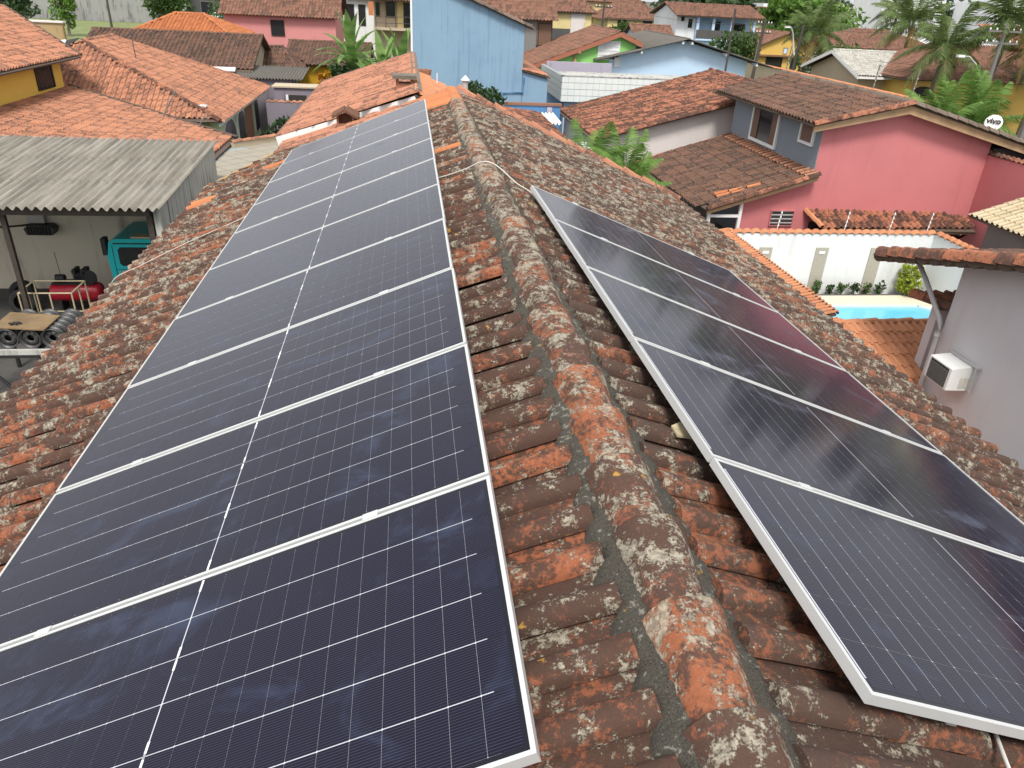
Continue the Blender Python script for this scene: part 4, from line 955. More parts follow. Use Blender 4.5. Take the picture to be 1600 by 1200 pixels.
pb = MB().prism([(-8.72, 14.06, -4.58), (-7.74, 13.92, -4.58), (-7.72, 14.64, -4.58), (-8.72, 14.82, -4.58)], (0, 0, .022)).obj('plywood_board', 'plywood'); tag(pb, 'stained plywood board lying on the wheel rims', 'board')
gv = MB(); 
for k in range(6): a = k * 1.05; gv.tube([(-8.36, 14.2, -4.535), (-8.36 + .12 * math.cos(a), 14.2 + .08 * math.sin(a), -4.54)], .024, 6, .013)
tag(gv.obj('work_glove', 'rubber', None, True), 'black work glove on the plywood board', 'glove')
for i, (x, y) in enumerate(((-10.4, 18.9), (-10.15, 18.3))):
    e = thing('tyre', ['worn black tyre leaning by the shed wall behind the post', 'black tyre lying nearer the post in the shed'][i], 'tyre', (x, y, G), None)
    MB().lathe((x, y, G + .3), (0, -1, .2), [(0, .18), (-.02, .24), (0, .3), (.05, .32), (.15, .32), (.2, .3), (.22, .24), (.2, .18)], 20).obj('rubber', 'rubber', e, True)
# patio with diagonal floor tiles beside the roof corner
pa = MB(); tag(MB().prism([(-6.9, 19.5, -3.62), (-4.3, 19.5, -3.62), (-4.3, 29.6, -3.62), (-5.4, 28.95, -3.62), (-6.9, 26.9, -3.62)], (0, 0, .02)).obj('terrace', 'grout'), kind='structure')
ter = bpy.data.objects['terrace']; rg = random.Random(3); tm_ = MB().box(-.29, .29, -.29, .29, 0, .012).mesh('floor_tile', 'tilefloor')
Qp = [(-6.75, 19.6), (-4.4, 19.6), (-4.4, 29.3), (-5.4, 28.7), (-6.75, 26.6)]
for i in range(-12, 14):
    for j in range(-12, 14):
        x = -5.3 + (i - j) * .43; y = 24.8 + (i + j) * .43
        if in_poly(x, y, Qp): link('floor_tile', tm_, ter, Matrix.Translation((x, y, -3.6)) @ Matrix.Rotation(R(45), 4, 'Z'))
tw = thing('terrace_wall', 'low terrace wall with orange tile coping left of the flashing', 'wall', (-5.6, 28, G))
MB().prism([(-6.65, 26.95, G), (-4.3, 29.75, G), (-4.3, 29.75, -3.42), (-6.65, 26.95, -3.42)], (-.1, .1, 0)).obj('wall', 'beige', tw)
caps(tw, (-6.7, 27.0, -3.36), (-4.3, 29.8, -3.36), 'tile_orange', sp=.36, w=.1, h=.06, name='coping_tile')

# ================================================================== LEFT: YELLOW HOUSE AND LOW ROOF
yh = thing('yellow_house', 'yellow house at the left edge with barred window and orange tile roofs', 'house', (-14, 25, G))
YX = -13.74
box(yh, 'wall', 'yellow', -22, YX, 20, 32.2, G, -1.42)
yz = lambda x: -1.435 + (-13.21 - x) * .30
ya_ = tile_roof(yh, [(-20.2, 39.5, yz(-20.2)), (-20.2, 17, yz(-20.2)), (-13.21, 17, yz(-13.21)), (-13.21, 32.96, yz(-13.21)), (-17.86, 38.1, yz(-17.86))], 'tile_orange', singles=220, segs=5, deck_name='roof')
MB().tube([(-13.21, 33.0, yz(-13.21) + .06), (-17.86, 38.15, yz(-17.86) + .06)], .05, 6).obj('verge_mortar', 'deck', yh)
window(yh, (YX, 30.0, -2.31), (0, 1, 0), (1, 0, 0), 1.33, .68, frame='black_iron', pane='glass', fw=.04, depth=.05, bars=10)
window(yh, (YX, 25.4, -2.45), (0, 1, 0), (1, 0, 0), 1.33, .7, frame='black_iron', pane='glass', fw=.04, depth=.05, bars=10)
lz3 = lambda x: -2.51 - (x - YX) * .142
tile_roof(yh, [(YX + .02, 32.6, lz3(YX)), (-6.78, 28.1, lz3(-6.78)), (-6.78, 22.2, lz3(-6.78)), (YX + .02, 22.2, lz3(YX))], 'tile_orange', singles=260, segs=5, deck_name='lower_roof')
MB().tube([(YX, 32.65, lz3(YX) + .07), (-10, 30.2, lz3(-10) + .07), (-6.75, 28.15, lz3(-6.75) + .07)], .05, 6).obj('verge_mortar', 'deck', yh)
box(yh, 'low_wall', 'yellow', -7.2, -6.95, 22.6, 27.5, G, -3.65)
for i, (x, y, h, lab) in enumerate(((-9.6, 29.6, 1.15, 'leaning pale antenna pole over the low orange roof'), (-8.2, 28.7, .6, 'bent thin aerial wire near the corner of the low orange roof'))):
    a = thing('antenna', lab, 'antenna', (x, y, lz3(x)))
    MB().tube([(x, y, lz3(x)), (x + .45 * h, y + .3, lz3(x) + h * .8)], .025, 6, .02).obj('mast', 'pole', a)
    for k in range(3): MB().tube([(x + .45 * h * (.5 + .2 * k) - .2, y, lz3(x) + h * (.4 + .16 * k)), (x + .45 * h * (.5 + .2 * k) + .2, y + .1, lz3(x) + h * (.4 + .16 * k))], .008, 5).obj('element', 'pole', a)
# ================================================================== LEFT: HIP ROOF HOUSE
hh = thing('hip_roof_house', 'pale green house with arched windows under a broad orange hip roof', 'house', (-11, 34, G))
box(hh, 'wall', 'palegreen', -19.4, -8.75, 32.9, 43.7, G, -3.6)
ZE = -3.6; A_ = (-14.47, 36.86, -1.2); B_ = (-14.47, 40.5, -1.2); NC = (-8.19, 32.27, ZE); FC = (-8.19, 44.14, ZE); NL = (-20.74, 32.27, ZE); FLc = (-20.74, 44.14, ZE)
h1 = tile_roof(hh, [A_, NC, NL], 'tile_orange', singles=160, segs=5, deck_name='roof')
h2 = tile_roof(hh, [A_, B_, FC, NC], 'tile_orange', singles=140, segs=5, deck_name='roof')
tile_roof(hh, [A_, B_, FLc, NL], 'tile_orange', segs=4, deck_name='roof')
caps(h2, (-8.21, 32.3, ZE + .12), (-14.47, 36.86, -1.1), 'tile_streak', sp=.38, w=.1, h=.09)
caps(h2, A_[:2] + (-1.1,), B_[:2] + (-1.1,), 'tile_orange', sp=.38, w=.1, h=.09)
caps(h2, (-8.21, 44.0, ZE + .12), (-14.47, 40.5, -1.1), 'tile_orange', sp=.38, w=.1, h=.09)
box(hh, 'fascia', 'white_trim', -8.3, -8.24, 32.4, 44.0, ZE - .2, ZE - .07)
def arch(parent, y0, y1, z0, z1, x):
    k = 10; r = (y1 - y0) / 2; yc = (y0 + y1) / 2; zs = z1 - r * .55
    pts = [(x, y0, z0), (x, y1, z0)] + [(x, yc + r * math.cos(math.pi * i / k), zs + r * .55 * math.sin(math.pi * i / k)) for i in range(k + 1)]
    p2 = [(x, yc + (p[1] - yc) * 1.12, z0 + (p[2] - z0) * 1.05 - (.06 if p[2] == z0 else 0)) for p in pts]
    f = MB().prism(p2, (.05, 0, 0)).obj('arched_window', 'white_trim', parent); MB().prism([(px + .052, py, pz) for px, py, pz in pts], (.012, 0, 0)).obj('pane', 'glass', f)
    for q in range(1, 3): MB().box(x + .064, x + .075, y0 + (y1 - y0) * q / 3 - .02, y0 + (y1 - y0) * q / 3 + .02, z0, zs + .1).obj('glazing_bar', 'black_iron', f)
arch(hh, 34.96, 37.3, -5.6, -4.1, -8.75); arch(hh, 38.0, 39.55, -5.6, -4.1, -8.75); arch(hh, 42.3, 43.35, -5.6, -4.15, -8.75)
box(hh, 'door_recess', 'brick', -8.75, -8.71, 39.9, 41.7, G, -4.0)
box(hh, 'pipe', 'white_trim', -8.71, -8.64, 37.6, 37.68, G, -3.8)
MB().prism([(-17.3, 36.2, -1.95), (-15.2, 35.9, -1.62), (-14.6, 36.9, -1.08), (-16.2, 37.6, -1.4)], (0, 0, .03)).obj('plastic_sheet', 'dark', hh)
MB().prism([(-15.6, 36.5, -1.45), (-15.1, 36.4, -1.4), (-15.1, 36.8, -1.2), (-15.5, 36.9, -1.25)], (0, 0, .06)).obj('patch', 'white_trim', hh)
MB().tube([(-12.6, 37.4, -2.0), (-12.7, 37.6, -.8)], .02, 6).obj('mast', 'wire', hh)
MB().box(-9.2, -8.9, 33.2, 33.5, -3.2, -3.14).obj('patch', 'white_trim', hh)
# ================================================================== BEHIND: LEFT TO MIDDLE
def tiled_wall_house(name, label, cat, x0, x1, y0, y1, ze, zr, wall, roof, axis='X', over=.35, segs=4, rpos=None, hip=0., pitch=.24, course=.42, singles=0, zb=G):
    t = thing(name, label, cat, ((x0 + x1) / 2, (y0 + y1) / 2, zb))
    o = over
    if axis == 'X':
        r = (y0 + y1) / 2 if rpos is None else rpos; sl1 = (zr - ze) / (r - y0); sl2 = (zr - ze) / (y1 - r)
        if hip: box(t, 'wall', wall, x0, x1, y0, y1, zb, ze - .02)
        else: gable_body(t, wall, x0, x1, y0, y1, zb, ze - .05, zr - .08, 'X', r)
        a, b = (x0 - o + hip, x1 + o - hip) if hip else (x0 - o, x1 + o)
        f1 = tile_roof(t, [(a, r, zr), (b, r, zr), (x1 + o, y0 - o, ze - o * sl1), (x0 - o, y0 - o, ze - o * sl1)], roof, segs=segs, pitch=pitch, course=course, deck_name='roof', singles=singles)
        tile_roof(t, [(a, r, zr), (b, r, zr), (x1 + o, y1 + o, ze - o * sl2), (x0 - o, y1 + o, ze - o * sl2)], roof, segs=3, pitch=pitch, course=course, deck_name='roof')
        if hip:
            tile_roof(t, [(b, r, zr), (x1 + o, y0 - o, ze - o * sl1), (x1 + o, y1 + o, ze - o * sl2)], roof, segs=3, pitch=pitch, course=course, deck_name='roof')
            tile_roof(t, [(a, r, zr), (x0 - o, y0 - o, ze - o * sl1), (x0 - o, y1 + o, ze - o * sl2)], roof, segs=3, pitch=pitch, course=course, deck_name='roof')
            caps(f1, (x1 + o, y0 - o, ze - o * sl1 + .08), (b, r, zr + .1), roof, sp=.5, w=.12, h=.08); caps(f1, (x0 - o, y0 - o, ze - o * sl1 + .08), (a, r, zr + .1), roof, sp=.5, w=.12, h=.08)
        caps(f1, (a, r, zr + .09), (b, r, zr + .09), roof, sp=.5, w=.12, h=.08)
    else:
        r = (x0 + x1) / 2 if rpos is None else rpos; sl1 = (zr - ze) / (r - x0); sl2 = (zr - ze) / (x1 - r)
        gable_body(t, wall, x0, x1, y0, y1, zb, ze - .05, zr - .08, 'Y', r)
        f1 = tile_roof(t, [(r, y0 - o, zr), (r, y1 + o, zr), (x0 - o, y1 + o, ze - o * sl1), (x0 - o, y0 - o, ze - o * sl1)], roof, segs=segs, pitch=pitch, course=course, deck_name='roof', singles=singles)
        tile_roof(t, [(r, y0 - o, zr), (r, y1 + o, zr), (x1 + o, y1 + o, ze - o * sl2), (x1 + o, y0 - o, ze - o * sl2)], roof, segs=3, pitch=pitch, course=course, deck_name='roof')
        caps(f1, (r, y0 - o, zr + .09), (r, y1 + o, zr + .09), roof, sp=.5, w=.12, h=.08)
    return t
def win_y(t, x, z, w, h, y, **k): return window(t, (x, y, z), (1, 0, 0), (0, -1, 0), w, h, **k)
t = tiled_wall_house('brown_roof_house', 'long low house with dark brown tile roof behind the hip roof', 'house', -18.5, -9.6, 46.3, 54, -2.95, -1.5, 'beige', 'tile_brown', 'X', rpos=50.5)
t = tiled_wall_house('orange_roof_house', 'house with clean orange hip roof beyond the brown roof on the left', 'house', -18.6, -12.3, 56, 62.6, -1.95, -.85, 'beige', 'tile_farorange', 'X', hip=2.6)
t = tiled_wall_house('pink_house', 'far faded pink house with brown tile roof and one dark window', 'house', -14.2, -6.1, 64, 72, -.72, 1.4, 'farpink', 'tile_farbrown', 'X')
win_y(t, -10.85, -2.25, .9, 1.0, 64, frame='dark', fw=.05)
t = tiled_wall_house('ochre_wall_house', 'low house with brown tile roof and ochre yellow wall beside banana plants', 'house', -8.6, -3.6, 55, 62, -3.3, -2.25, 'ochre', 'tile_brown', 'X', rpos=59)
t = tiled_wall_house('garden_pavilion', 'small hipped brown tile pavilion with pale posts beside the ochre wall', 'pavilion', -9.9, -7.9, 51.5, 54.5, -3.15, -2.25, 'dark', 'tile_brown', 'X', hip=1.0)
for x in (-9.8, -8.0): MB().box(x - .1, x + .1, 51.1, 51.3, G, -3.3).obj('post', 'paleyellow', t)
gs = thing('fibre_roof_shed', 'shed with sloping grey fibre-cement roof behind the pale green house', 'shed', (-8.2, 45, G))
corrugated(gs, [(-10.4, 48.0, -2.95), (-8.0, 48.0, -2.95), (-6.4, 44.4, -3.25), (-8.8, 44.4, -3.25)], 'fibre_dark', course=3)
box(gs, 'wall', 'purple_wall', -9.0, -7.0, 44.6, 47.5, G, -3.3)
MB().prism([(-12.8, 46.2, -2.95), (-10.2, 46.2, -2.95), (-10.0, 45.0, -3.0), (-12.2, 45.0, -3.0)], (0, 0, .05)).obj('white_sheet', 'white_trim', gs)
pv = thing('purple_wall', 'purple-grey stained garden wall with orange coping behind the neighbour roof', 'wall', (-5.5, 40.5, G))
box(pv, 'wall', 'purple_wall', -7.8, -2.6, 40.6, 40.8, G, -3.9); coping((-7.8, 40.7, -3.87), (-2.6, 40.7, -3.87), .24, 'tile_orange', pv, sp=.3)
ob = thing('outbuilding', 'grey outbuilding with white panel and dark opening behind the purple wall', 'outbuilding', (-5.5, 43, G))
box(ob, 'wall', 'purple_wall', -7.6, -4.3, 42.2, 43.4, G, -3.4); box(ob, 'white_panel', 'white_trim', -5.7, -4.5, 42.12, 42.2, G, -3.75); box(ob, 'opening', 'dark', -6.9, -6.0, 42.12, 42.2, G, -3.75); box(ob, 'door_jamb', 'white_trim', -7.02, -6.9, 42.1, 42.2, G, -3.75); box(ob, 'coping', 'beige', -7.7, -4.2, 42.1, 43.5, -3.4, -3.33)
shrub('garden_shrub', 'dark green shrub at the foot of the purple wall near the arched windows', 'shrub', (-7.0, 38.6, -5.2), (.8, .7, .9), 900, .10, 'leaf_dark', 81)
shrub('garden_shrub', 'green flowering shrub in the middle of the small garden', 'shrub', (-5.6, 37.3, -5.0), (1.1, .8, .9), 1200, .10, 'leaf', 82)
shrub('garden_shrub', 'tall green shrub against the purple wall beside the salmon roof', 'shrub', (-4.5, 39.6, -4.3), (.8, .7, 1.3), 1200, .11, 'leaf', 83, zb=G)
shrub('garden_shrub', 'low dark shrub nearest to the terrace wall', 'shrub', (-6.5, 34.0, -5.5), (.8, .6, .5), 600, .08, 'leaf_dark', 84)
bc = thing('bench', 'grey slatted metal bench in the small garden', 'bench', (-5.3, 32.5, G))
for k in range(5): MB().prism([(-5.9 + k * .2, 31.5, G + .5), (-5.78 + k * .2, 31.5, G + .5), (-5.28 + k * .2, 34.2, G + .55), (-5.4 + k * .2, 34.2, G + .55)], (0, 0, .04)).obj('slat', 'dark_grey_wall', bc)
for (x, y) in ((-5.85, 31.6), (-5.0, 31.6), (-5.3, 34.0), (-4.5, 34.0)): MB().box(x, x + .06, y, y + .06, G, G + .52).obj('leg', 'dark_grey_wall', bc)
MB().prism([(-5.6, 34.3, G + .5), (-4.6, 34.3, G + .5), (-4.6, 34.4, G + 1.1), (-5.6, 34.4, G + 1.1)], (0, .05, 0)).obj('backrest', 'fibre', bc)
shrub('croton', 'bright yellow and orange croton bush below the ochre wall', 'shrub', (-5.75, 50.0, -3.75), (.5, .45, .6), 420, .12, 'croton', 85, zb=G)
shrub('round_shrub', 'round dark green shrub in front of the ochre wall', 'shrub', (-4.75, 52.0, -3.5), (.95, .8, 1.0), 1100, .12, 'leaf_dark', 86, zb=G)
# banana plants
def banana_leaf(L, w, droop, seed):
    rg = random.Random(seed); V = []; F = []; k = 16; T = []
    for i in range(k + 1):
        s = i / k; x = L * (s - .12 * droop * s * s); z = L * (.55 * s - droop * s * s * .85)
        ww = w * math.sin(math.pi * min(1, .08 + s * .95)) ** .6 * (1 - .25 * s)
        if i % 2 and rg.random() < .75: ww *= rg.uniform(.62, .92)
        V += [(x, -ww, z + ww * .30), (x, 0, z), (x, ww, z + ww * .30)]; T += [rg.random()] * 3
    for i in range(k): a = i * 3; F += [(a, a + 1, a + 4, a + 3), (a + 1, a + 2, a + 5, a + 4)]
    return npmesh('leaf', V, F, 'banana', T, True)
BL = [banana_leaf(2.6, .25, d, i) for i, d in enumerate((.35, .6, .85, 1.05))]
def banana(loc, h, n, s, label, seed):
    rg = random.Random(seed); e = thing('banana_plant', label, 'banana plant', loc, 'banana plants', True)
    MB().tube([(0, 0, 0), (.05, .02, h * .5), (0, 0, h)], .16 * s, 9, .09 * s).obj('stem', 'stem', e, True)
    for i in range(n):
        a = i * 2.4 + rg.random() * .6; q = i / n
        M = Matrix.Translation((0, 0, h - .25 * (1 - q) * s)) @ Matrix.Rotation(a, 4, 'Z') @ Matrix.Rotation(-R(10 + 55 * (q ** 1.5)), 4, 'Y') @ Matrix.Diagonal((s * rg.uniform(.85, 1.1),) * 3 + (1,))
        link('leaf', BL[min(3, int((1 - q) * 4))], e, M)
banana((-3.95, 48, G), 3.3, 24, 1.2, 'tallest banana plant with spreading leaves by the pink house', 1)
banana((-2.15, 46, G), 2.3, 20, 1.15, 'broad leaved banana plant in front of the tall one', 2)
banana((-1.1, 47, G), 2.7, 18, 1.1, 'banana plant touching the left edge of the blue wall', 3)
banana((-2.8, 44, G), 1.9, 16, 1.0, 'low banana plant behind the salmon roof verge', 4)
# beige balcony building
bb = thing('balcony_building', 'beige building with iron balcony railing left of the blue wall', 'building', (-1.8, 78, G))
box(bb, 'wall', 'beige', -3.7, 4, 78, 86, G, .3); box(bb, 'wall', 'paleyellow', -1.55, 4, 77.9, 78, -2.0, .3)
box(bb, 'balcony_slab', 'beige', -3.6, 4, 76.6, 78, -2.2, -2.0)
for i in range(8): MB().tube([(-3.5 + i * .9, 76.65, -2.0), (-3.5 + i * .9, 76.65, -1.05)], .03, 5).obj('baluster', 'black_iron', bb)
for z in (-1.6, -1.05): MB().tube([(-3.5, 76.65, z), (3.9, 76.65, z)], .025, 5).obj('handrail', 'black_iron', bb)
win_y(bb, -2.55, -1.1, .75, 1.15, 77.9, frame='dark', fw=.04); win_y(bb, -.95, -1.95, .75, 2.0, 77.9, frame='dark', fw=.04, name='door'); win_y(bb, -3.5, -1.1, .3, 1.1, 77.98, frame='dark', fw=.03)
tile_roof(bb, [(-4.2, 82, 1.3), (4.5, 82, 1.3), (4.5, 76.3, .28), (-4.2, 76.3, .28)], 'tile_farbrown', segs=3, pitch=.26, course=.45, deck_name='roof')
wb = thing('white_building', 'white building with tall windows behind the banana leaves', 'building', (-5.5, 84, G))
box(wb, 'wall', 'white_paint', -8.2, -3.9, 84, 92, G, .1); 
for x in (-7.6, -6.5, -5.4): win_y(wb, x, -2.2, .6, 1.8, 84, frame='dark', fw=.05)
tile_roof(wb, [(-8.6, 88, 1.2), (-3.6, 88, 1.2), (-3.6, 83.5, .15), (-8.6, 83.5, .15)], 'tile_farbrown', segs=3, pitch=.26, course=.45, deck_name='roof')
tag(MB().prism([(-4.1, 75.9, -1.0), (-3.65, 75.9, -1.0), (-3.65, 75.9, .1), (-4.1, 75.9, .1)], (0, .03, 0)).obj('hanging_towel', 'tile_new'), 'orange towel hanging beside the balcony building', 'towel')
# ================================================================== BLUE BUILDING
bl = thing('blue_building', 'tall windowless faded blue wall with sloping roofline in the middle distance', 'building', (1.8, 36, G))
bz = lambda x: 1.15 - (x - 1.84) * .371
MB().prism([(-.52, 34, G), (4.13, 34, G), (4.13, 34, bz(4.13)), (-.52, 34, bz(-.52))], (0, 8, 0)).obj('wall', 'blue', bl)
box(bl, 'corner_trim', 'white_trim', -.60, -.52, 33.97, 34.1, G, bz(-.52))
tile_roof(bl, [(-.7, 33.85, bz(-.7) + .05), (-.7, 42, bz(-.7) + .05), (4.5, 42, bz(4.5) + .05), (4.5, 33.85, bz(4.5) + .05)], 'tile_grey', segs=3, pitch=.24, course=.42, deck_name='roof')
caps(bl, (4.5, 33.85, bz(4.5) + .12), (-.7, 33.85, bz(-.7) + .12), 'tile_grey', sp=.45, w=.1, h=.09, name='verge_tile')
bl2 = thing('blue_annex', 'lower blue annex with small orange roof right of the tall blue wall', 'building', (4.9, 35, G))
MB().prism([(4.15, 34.02, G), (5.25, 34.02, G), (5.25, 34.02, -1.74), (4.15, 34.02, -1.5)], (0, 6, 0)).obj('wall', 'blue', bl2)
tile_roof(bl2, [(4.16, 33.9, -1.40), (4.16, 40, -1.40), (5.35, 40, -1.66), (5.35, 33.9, -1.66)], 'tile_salmon', segs=4, deck_name='roof')
MB().tube([(4.2, 33.95, -1.7), (4.18, 33.95, -2.3), (3.3, 33.95, -2.35), (3.3, 33.95, G)], .04, 6).obj('drain_pipe', 'deepblue', bl2)
bf = thing('blue_fence_wall', 'low deep blue wall with brown coping and pale pillars below the blue annex', 'wall', (4.2, 31, G))
box(bf, 'wall', 'deepblue', 3.05, 5.3, 31, 31.15, G, -2.45); box(bf, 'coping', 'tile_farbrown', 3.0, 5.35, 30.95, 31.2, -2.45, -2.36)
for x in (2.9, 4.75): box(bf, 'pillar', 'stainwhite', x, x + .2, 30.9, 31.2, G, -2.5)
pc = thing('clear_roof', 'pale translucent ribbed canopy between the brown roof and the blue wall', 'canopy', (4.2, 27, -3.3))
corrugated(pc, [(3.3, 30.7, -2.70), (5.0, 30.7, -2.70), (4.9, 28.9, -2.82), (3.7, 28.9, -2.82)], 'white_tile', wave=.12, course=4)
br = thing('low_brown_roof', 'low weathered orange-brown roof just behind the right end of our ridge', 'roof', (3, 21, G))
tile_roof(br, [(x, y, -2.4 + (3.95 - x) * .276) for x, y in ((1.6, 19.5), (1.6, 25.2), (2.14, 26.0), (3.98, 28.5), (3.98, 20.5))], 'tile_streak', segs=4, deck_name='deck', singles=80)
box(br, 'wall', 'white_grubby', 1.8, 3.7, 20.0, 25, G, -2.5)
sg = thing('gutter_wall', 'grubby white parapet wall with open gutter below the streaked roof', 'wall', (5.4, 24, G))
MB().prism([(4.9, 19.5, G), (5.1, 19.5, G), (5.75, 27.8, G), (5.5, 27.8, G)], (0, 0, 2.75)).obj('wall', 'white_grubby', sg)
shrub('ridge_bush', 'leafy green bush behind the end of our ridge before the blue wall', 'shrub', (.85, 20, -.92), (.8, .5, .5), 1900, .055, 'leaf_dark', 90, zb=G)
tag(MB().tube([(-.15, 17, -1), (-.15, 17, -.05)], .012, 6).obj('pipe', 'white_trim'), 'thin white pipe sticking up left of the flue', 'pipe')
# ================================================================== WHITE TILED BOX, W HOUSE
wx = thing('white_tiled_building', 'flat-roofed building with white tiled parapet band over a light blue wall', 'building', (10, 38, G))
box(wx, 'wall', 'lightblue', 6.5, 15, 36.3, 42, G, -2.9)
MB().box(6.27, 15, 36.0, 36.15, -2.89, -1.78).box(6.27, 6.42, 36.15, 42, -2.89, -1.78).box(6.27, 15, 36.15, 42, -2.89, -2.8).obj('parapet', 'grout', wx)
MB().box(6.42, 15, 36.15, 42, -2.2, -2.1).obj('flat_roof', 'concrete', wx)
wt = MB().box(-.142, .142, -.012, 0, -.128, .128).mesh('facade_tile', 'white_tile')
for i in range(29):
    for j in range(4): link('facade_tile', wt, wx, Matrix.Translation((6.42 + i * .295, 36.0, -2.75 + j * .277)))
wt2 = MB().box(-.012, 0, -.142, .142, -.128, .128).mesh('facade_tile', 'white_tile')
for i in range(20):
    for j in range(4): link('facade_tile', wt2, wx, Matrix.Translation((6.27, 36.15 + i * .295, -2.75 + j * .277)))
box(wx, 'parapet_cap', 'concrete', 6.24, 15, 35.97, 36.2, -1.78, -1.74); box(wx, 'door', 'white_trim', 6.9, 7.5, 36.25, 36.3, G, -3.2)
sp_ = thing('stained_parapet', 'lilac parapet wall with black drip stains in front of the green gable', 'wall', (10, 44, G)); box(sp_, 'wall', 'stainwhite', 6.9, 10.6, 44, 44.2, G, -1.80)
dw = thing('streaked_roof_house', 'house with orange roof streaked black and long pale wall', 'house', (9, 31, G))
wz = lambda x: -3.15 + (x - 6.0) * .272
wa = tile_roof(dw, [(13.0, 27.7, wz(13)), (13.0, 35.3, wz(13)), (5.95, 35.3, wz(5.95)), (5.95, 27.7, wz(5.95))], 'tile_streak', singles=280, segs=5, deck_name='roof')
caps(wa, (5.95, 27.7, wz(5.95) + .08), (13, 27.7, wz(13) + .08), 'tile_streak', sp=.4, w=.1, h=.09, name='verge_tile'); caps(wa, (13, 27.7, wz(13) + .09), (13, 35.3, wz(13) + .09), 'tile_streak', sp=.4, w=.1, h=.09)
tile_roof(dw, [(13.0, 27.7, wz(13)), (13.0, 35.3, wz(13)), (19, 35.3, wz(7)), (19, 27.7, wz(7))], 'tile_streak', segs=3, deck_name='roof')
MB().prism([(6.3, 28.0, G), (13, 28.0, G), (13, 28.0, wz(13) - .1), (6.3, 28.0, wz(6.3) - .1)], (0, 7, 0)).obj('wall', 'beige_pink', dw)
MB().tube([(14.2, 36.5, G), (14.2, 36.5, 1.3)], .05, 6).obj('wall_pipe', 'pole_dark', dw)
# ================================================================== PALMS AND TREES
def frond_mesh(L, droop, seed, mat, wl=.62, nl=42):
    rg = random.Random(seed); V = []; F = []; T = []
    def q(a, b, c, d, t): i = len(V); V.extend((tuple(a), tuple(b), tuple(c), tuple(d))); F.append((i, i + 1, i + 2, i + 3)); T.extend((t,) * 4)
    def pt(s): return Vector((L * (s - .18 * droop * s * s), 0, L * (.42 * s - droop * .95 * s * s)))
    prev = pt(0)
    for i in range(1, 13):
        p = pt(i / 12); w = .03 * (1 - i / 13) * L / 2.5; q(prev + Vector((0, -w, 0)), prev + Vector((0, w, 0)), p + Vector((0, w, 0)), p + Vector((0, -w, 0)), .9); prev = p
    for i in range(nl):
        s = .14 + .85 * i / nl; p = pt(s); d = (pt(min(1, s + .02)) - pt(s - .02)).normalized()
        l = wl * L / 2.5 * math.sin(math.pi * (.16 + .80 * s)) ** .8 * rg.uniform(.85, 1.1)
        for sd in (-1, 1):
            side = Vector((.55 * d.x, sd * 1.0, .55 * d.z - rg.uniform(.15, .6) * (1 + droop * s))).normalized(); tip = p + side * l - Vector((0, 0, l * .25)); mid = p + side * l * .5; w = d * (.026 * L / 2.5)
            t = rg.random(); q(p - w * .5, p + w * .5, mid + w, mid - w, t); q(mid - w, mid + w, tip + w * .15, tip - w * .15, t)
    return npmesh('frond', V, F, mat, T)
FR = {}
for mt in ('frond', 'frond_fresh', 'frond_dead'): FR[mt] = [frond_mesh(2.5, d, 11 + i, mt) for i, d in enumerate((.25, .55, .85, 1.15))]
def palm(loc, h, lean, n, s, label, seed, mat='frond', dead=2, group='tall palms', trunk_r=.14, upright=0.):
    rg = random.Random(seed); e = thing('palm_tree', label, 'palm', loc, group, True)
    top = Vector((lean[0], lean[1], h)); pts = [Vector((lean[0] * (t ** 1.6), lean[1] * (t ** 1.6), h * t)) for t in (0, .15, .3, .45, .6, .75, .9, 1)]
    tr = MB(); tr.tube(pts, trunk_r * 1.25, 10, trunk_r * .8)
    for k in range(int(h / .22)):
        t = (k + .5) * .22 / h; p = Vector((lean[0] * (t ** 1.6), lean[1] * (t ** 1.6), h * t)); rr = trunk_r * (1.25 - .45 * t) * 1.06; tr.tube([p, p + Vector((0, 0, .07))], rr, 10, rr * .97, cap=False)
    tr.obj('trunk', 'palm_trunk', e, True)
    for i in range(n):
        q = i / n; a = i * 2.39996 + rg.random() * .4; el = 62 - 85 * q + upright
        M = Matrix.Translation(top) @ Matrix.Rotation(a, 4, 'Z') @ Matrix.Rotation(-R(el), 4, 'Y') @ Matrix.Rotation(rg.uniform(-.4, .4), 4, 'X') @ Matrix.Diagonal((s * rg.uniform(.85, 1.1),) * 3 + (1,))
        mt = 'frond_dead' if i >= n - dead else mat
        link('frond', FR[mt][min(3, int(q * 3.2 + rg.random() * .8))], e, M)
palm((5.35, 20.5, G), 2.95, (-.1, 0), 20, .62, 'bushy green palm between our roof and the pink house, right clump', 21, 'frond_fresh', 0, 'courtyard palms', .06, 2)
palm((4.55, 21.0, G), 3.1, (-.25, 0), 20, .62, 'bushy green palm behind our roof verge, left clump', 22, 'frond_fresh', 0, 'courtyard palms', .06, 2)
palm((4.95, 20.0, G), 2.6, (.35, 0), 14, .52, 'smallest fresh palm in front of the two courtyard palms', 23, 'frond_fresh', 0, 'courtyard palms', .06, 2)
palm((32.6, 47.5, G), 5.4, (.45, 0), 23, 1.3, 'coconut palm with leaning trunk in front of the yellow house', 31, dead=2)
palm((36.1, 47, G), 6.9, (.55, 0), 24, 1.5, 'tallest coconut palm beside the street lamp pole at upper right', 32, dead=3)
palm((36.2, 57, G), 6.6, (.3, 0), 21, 1.35, 'coconut palm behind the pale roofed house', 33, dead=2)
palm((31.5, 63, G), 5.4, (.5, 0), 22, 1.4, 'coconut palm right of the small yellow gable house', 34, dead=2)
palm((52, 84, G), 7.2, (0, 0), 20, 1.45, 'far coconut palm in front of the round bright green tree', 35, dead=1)
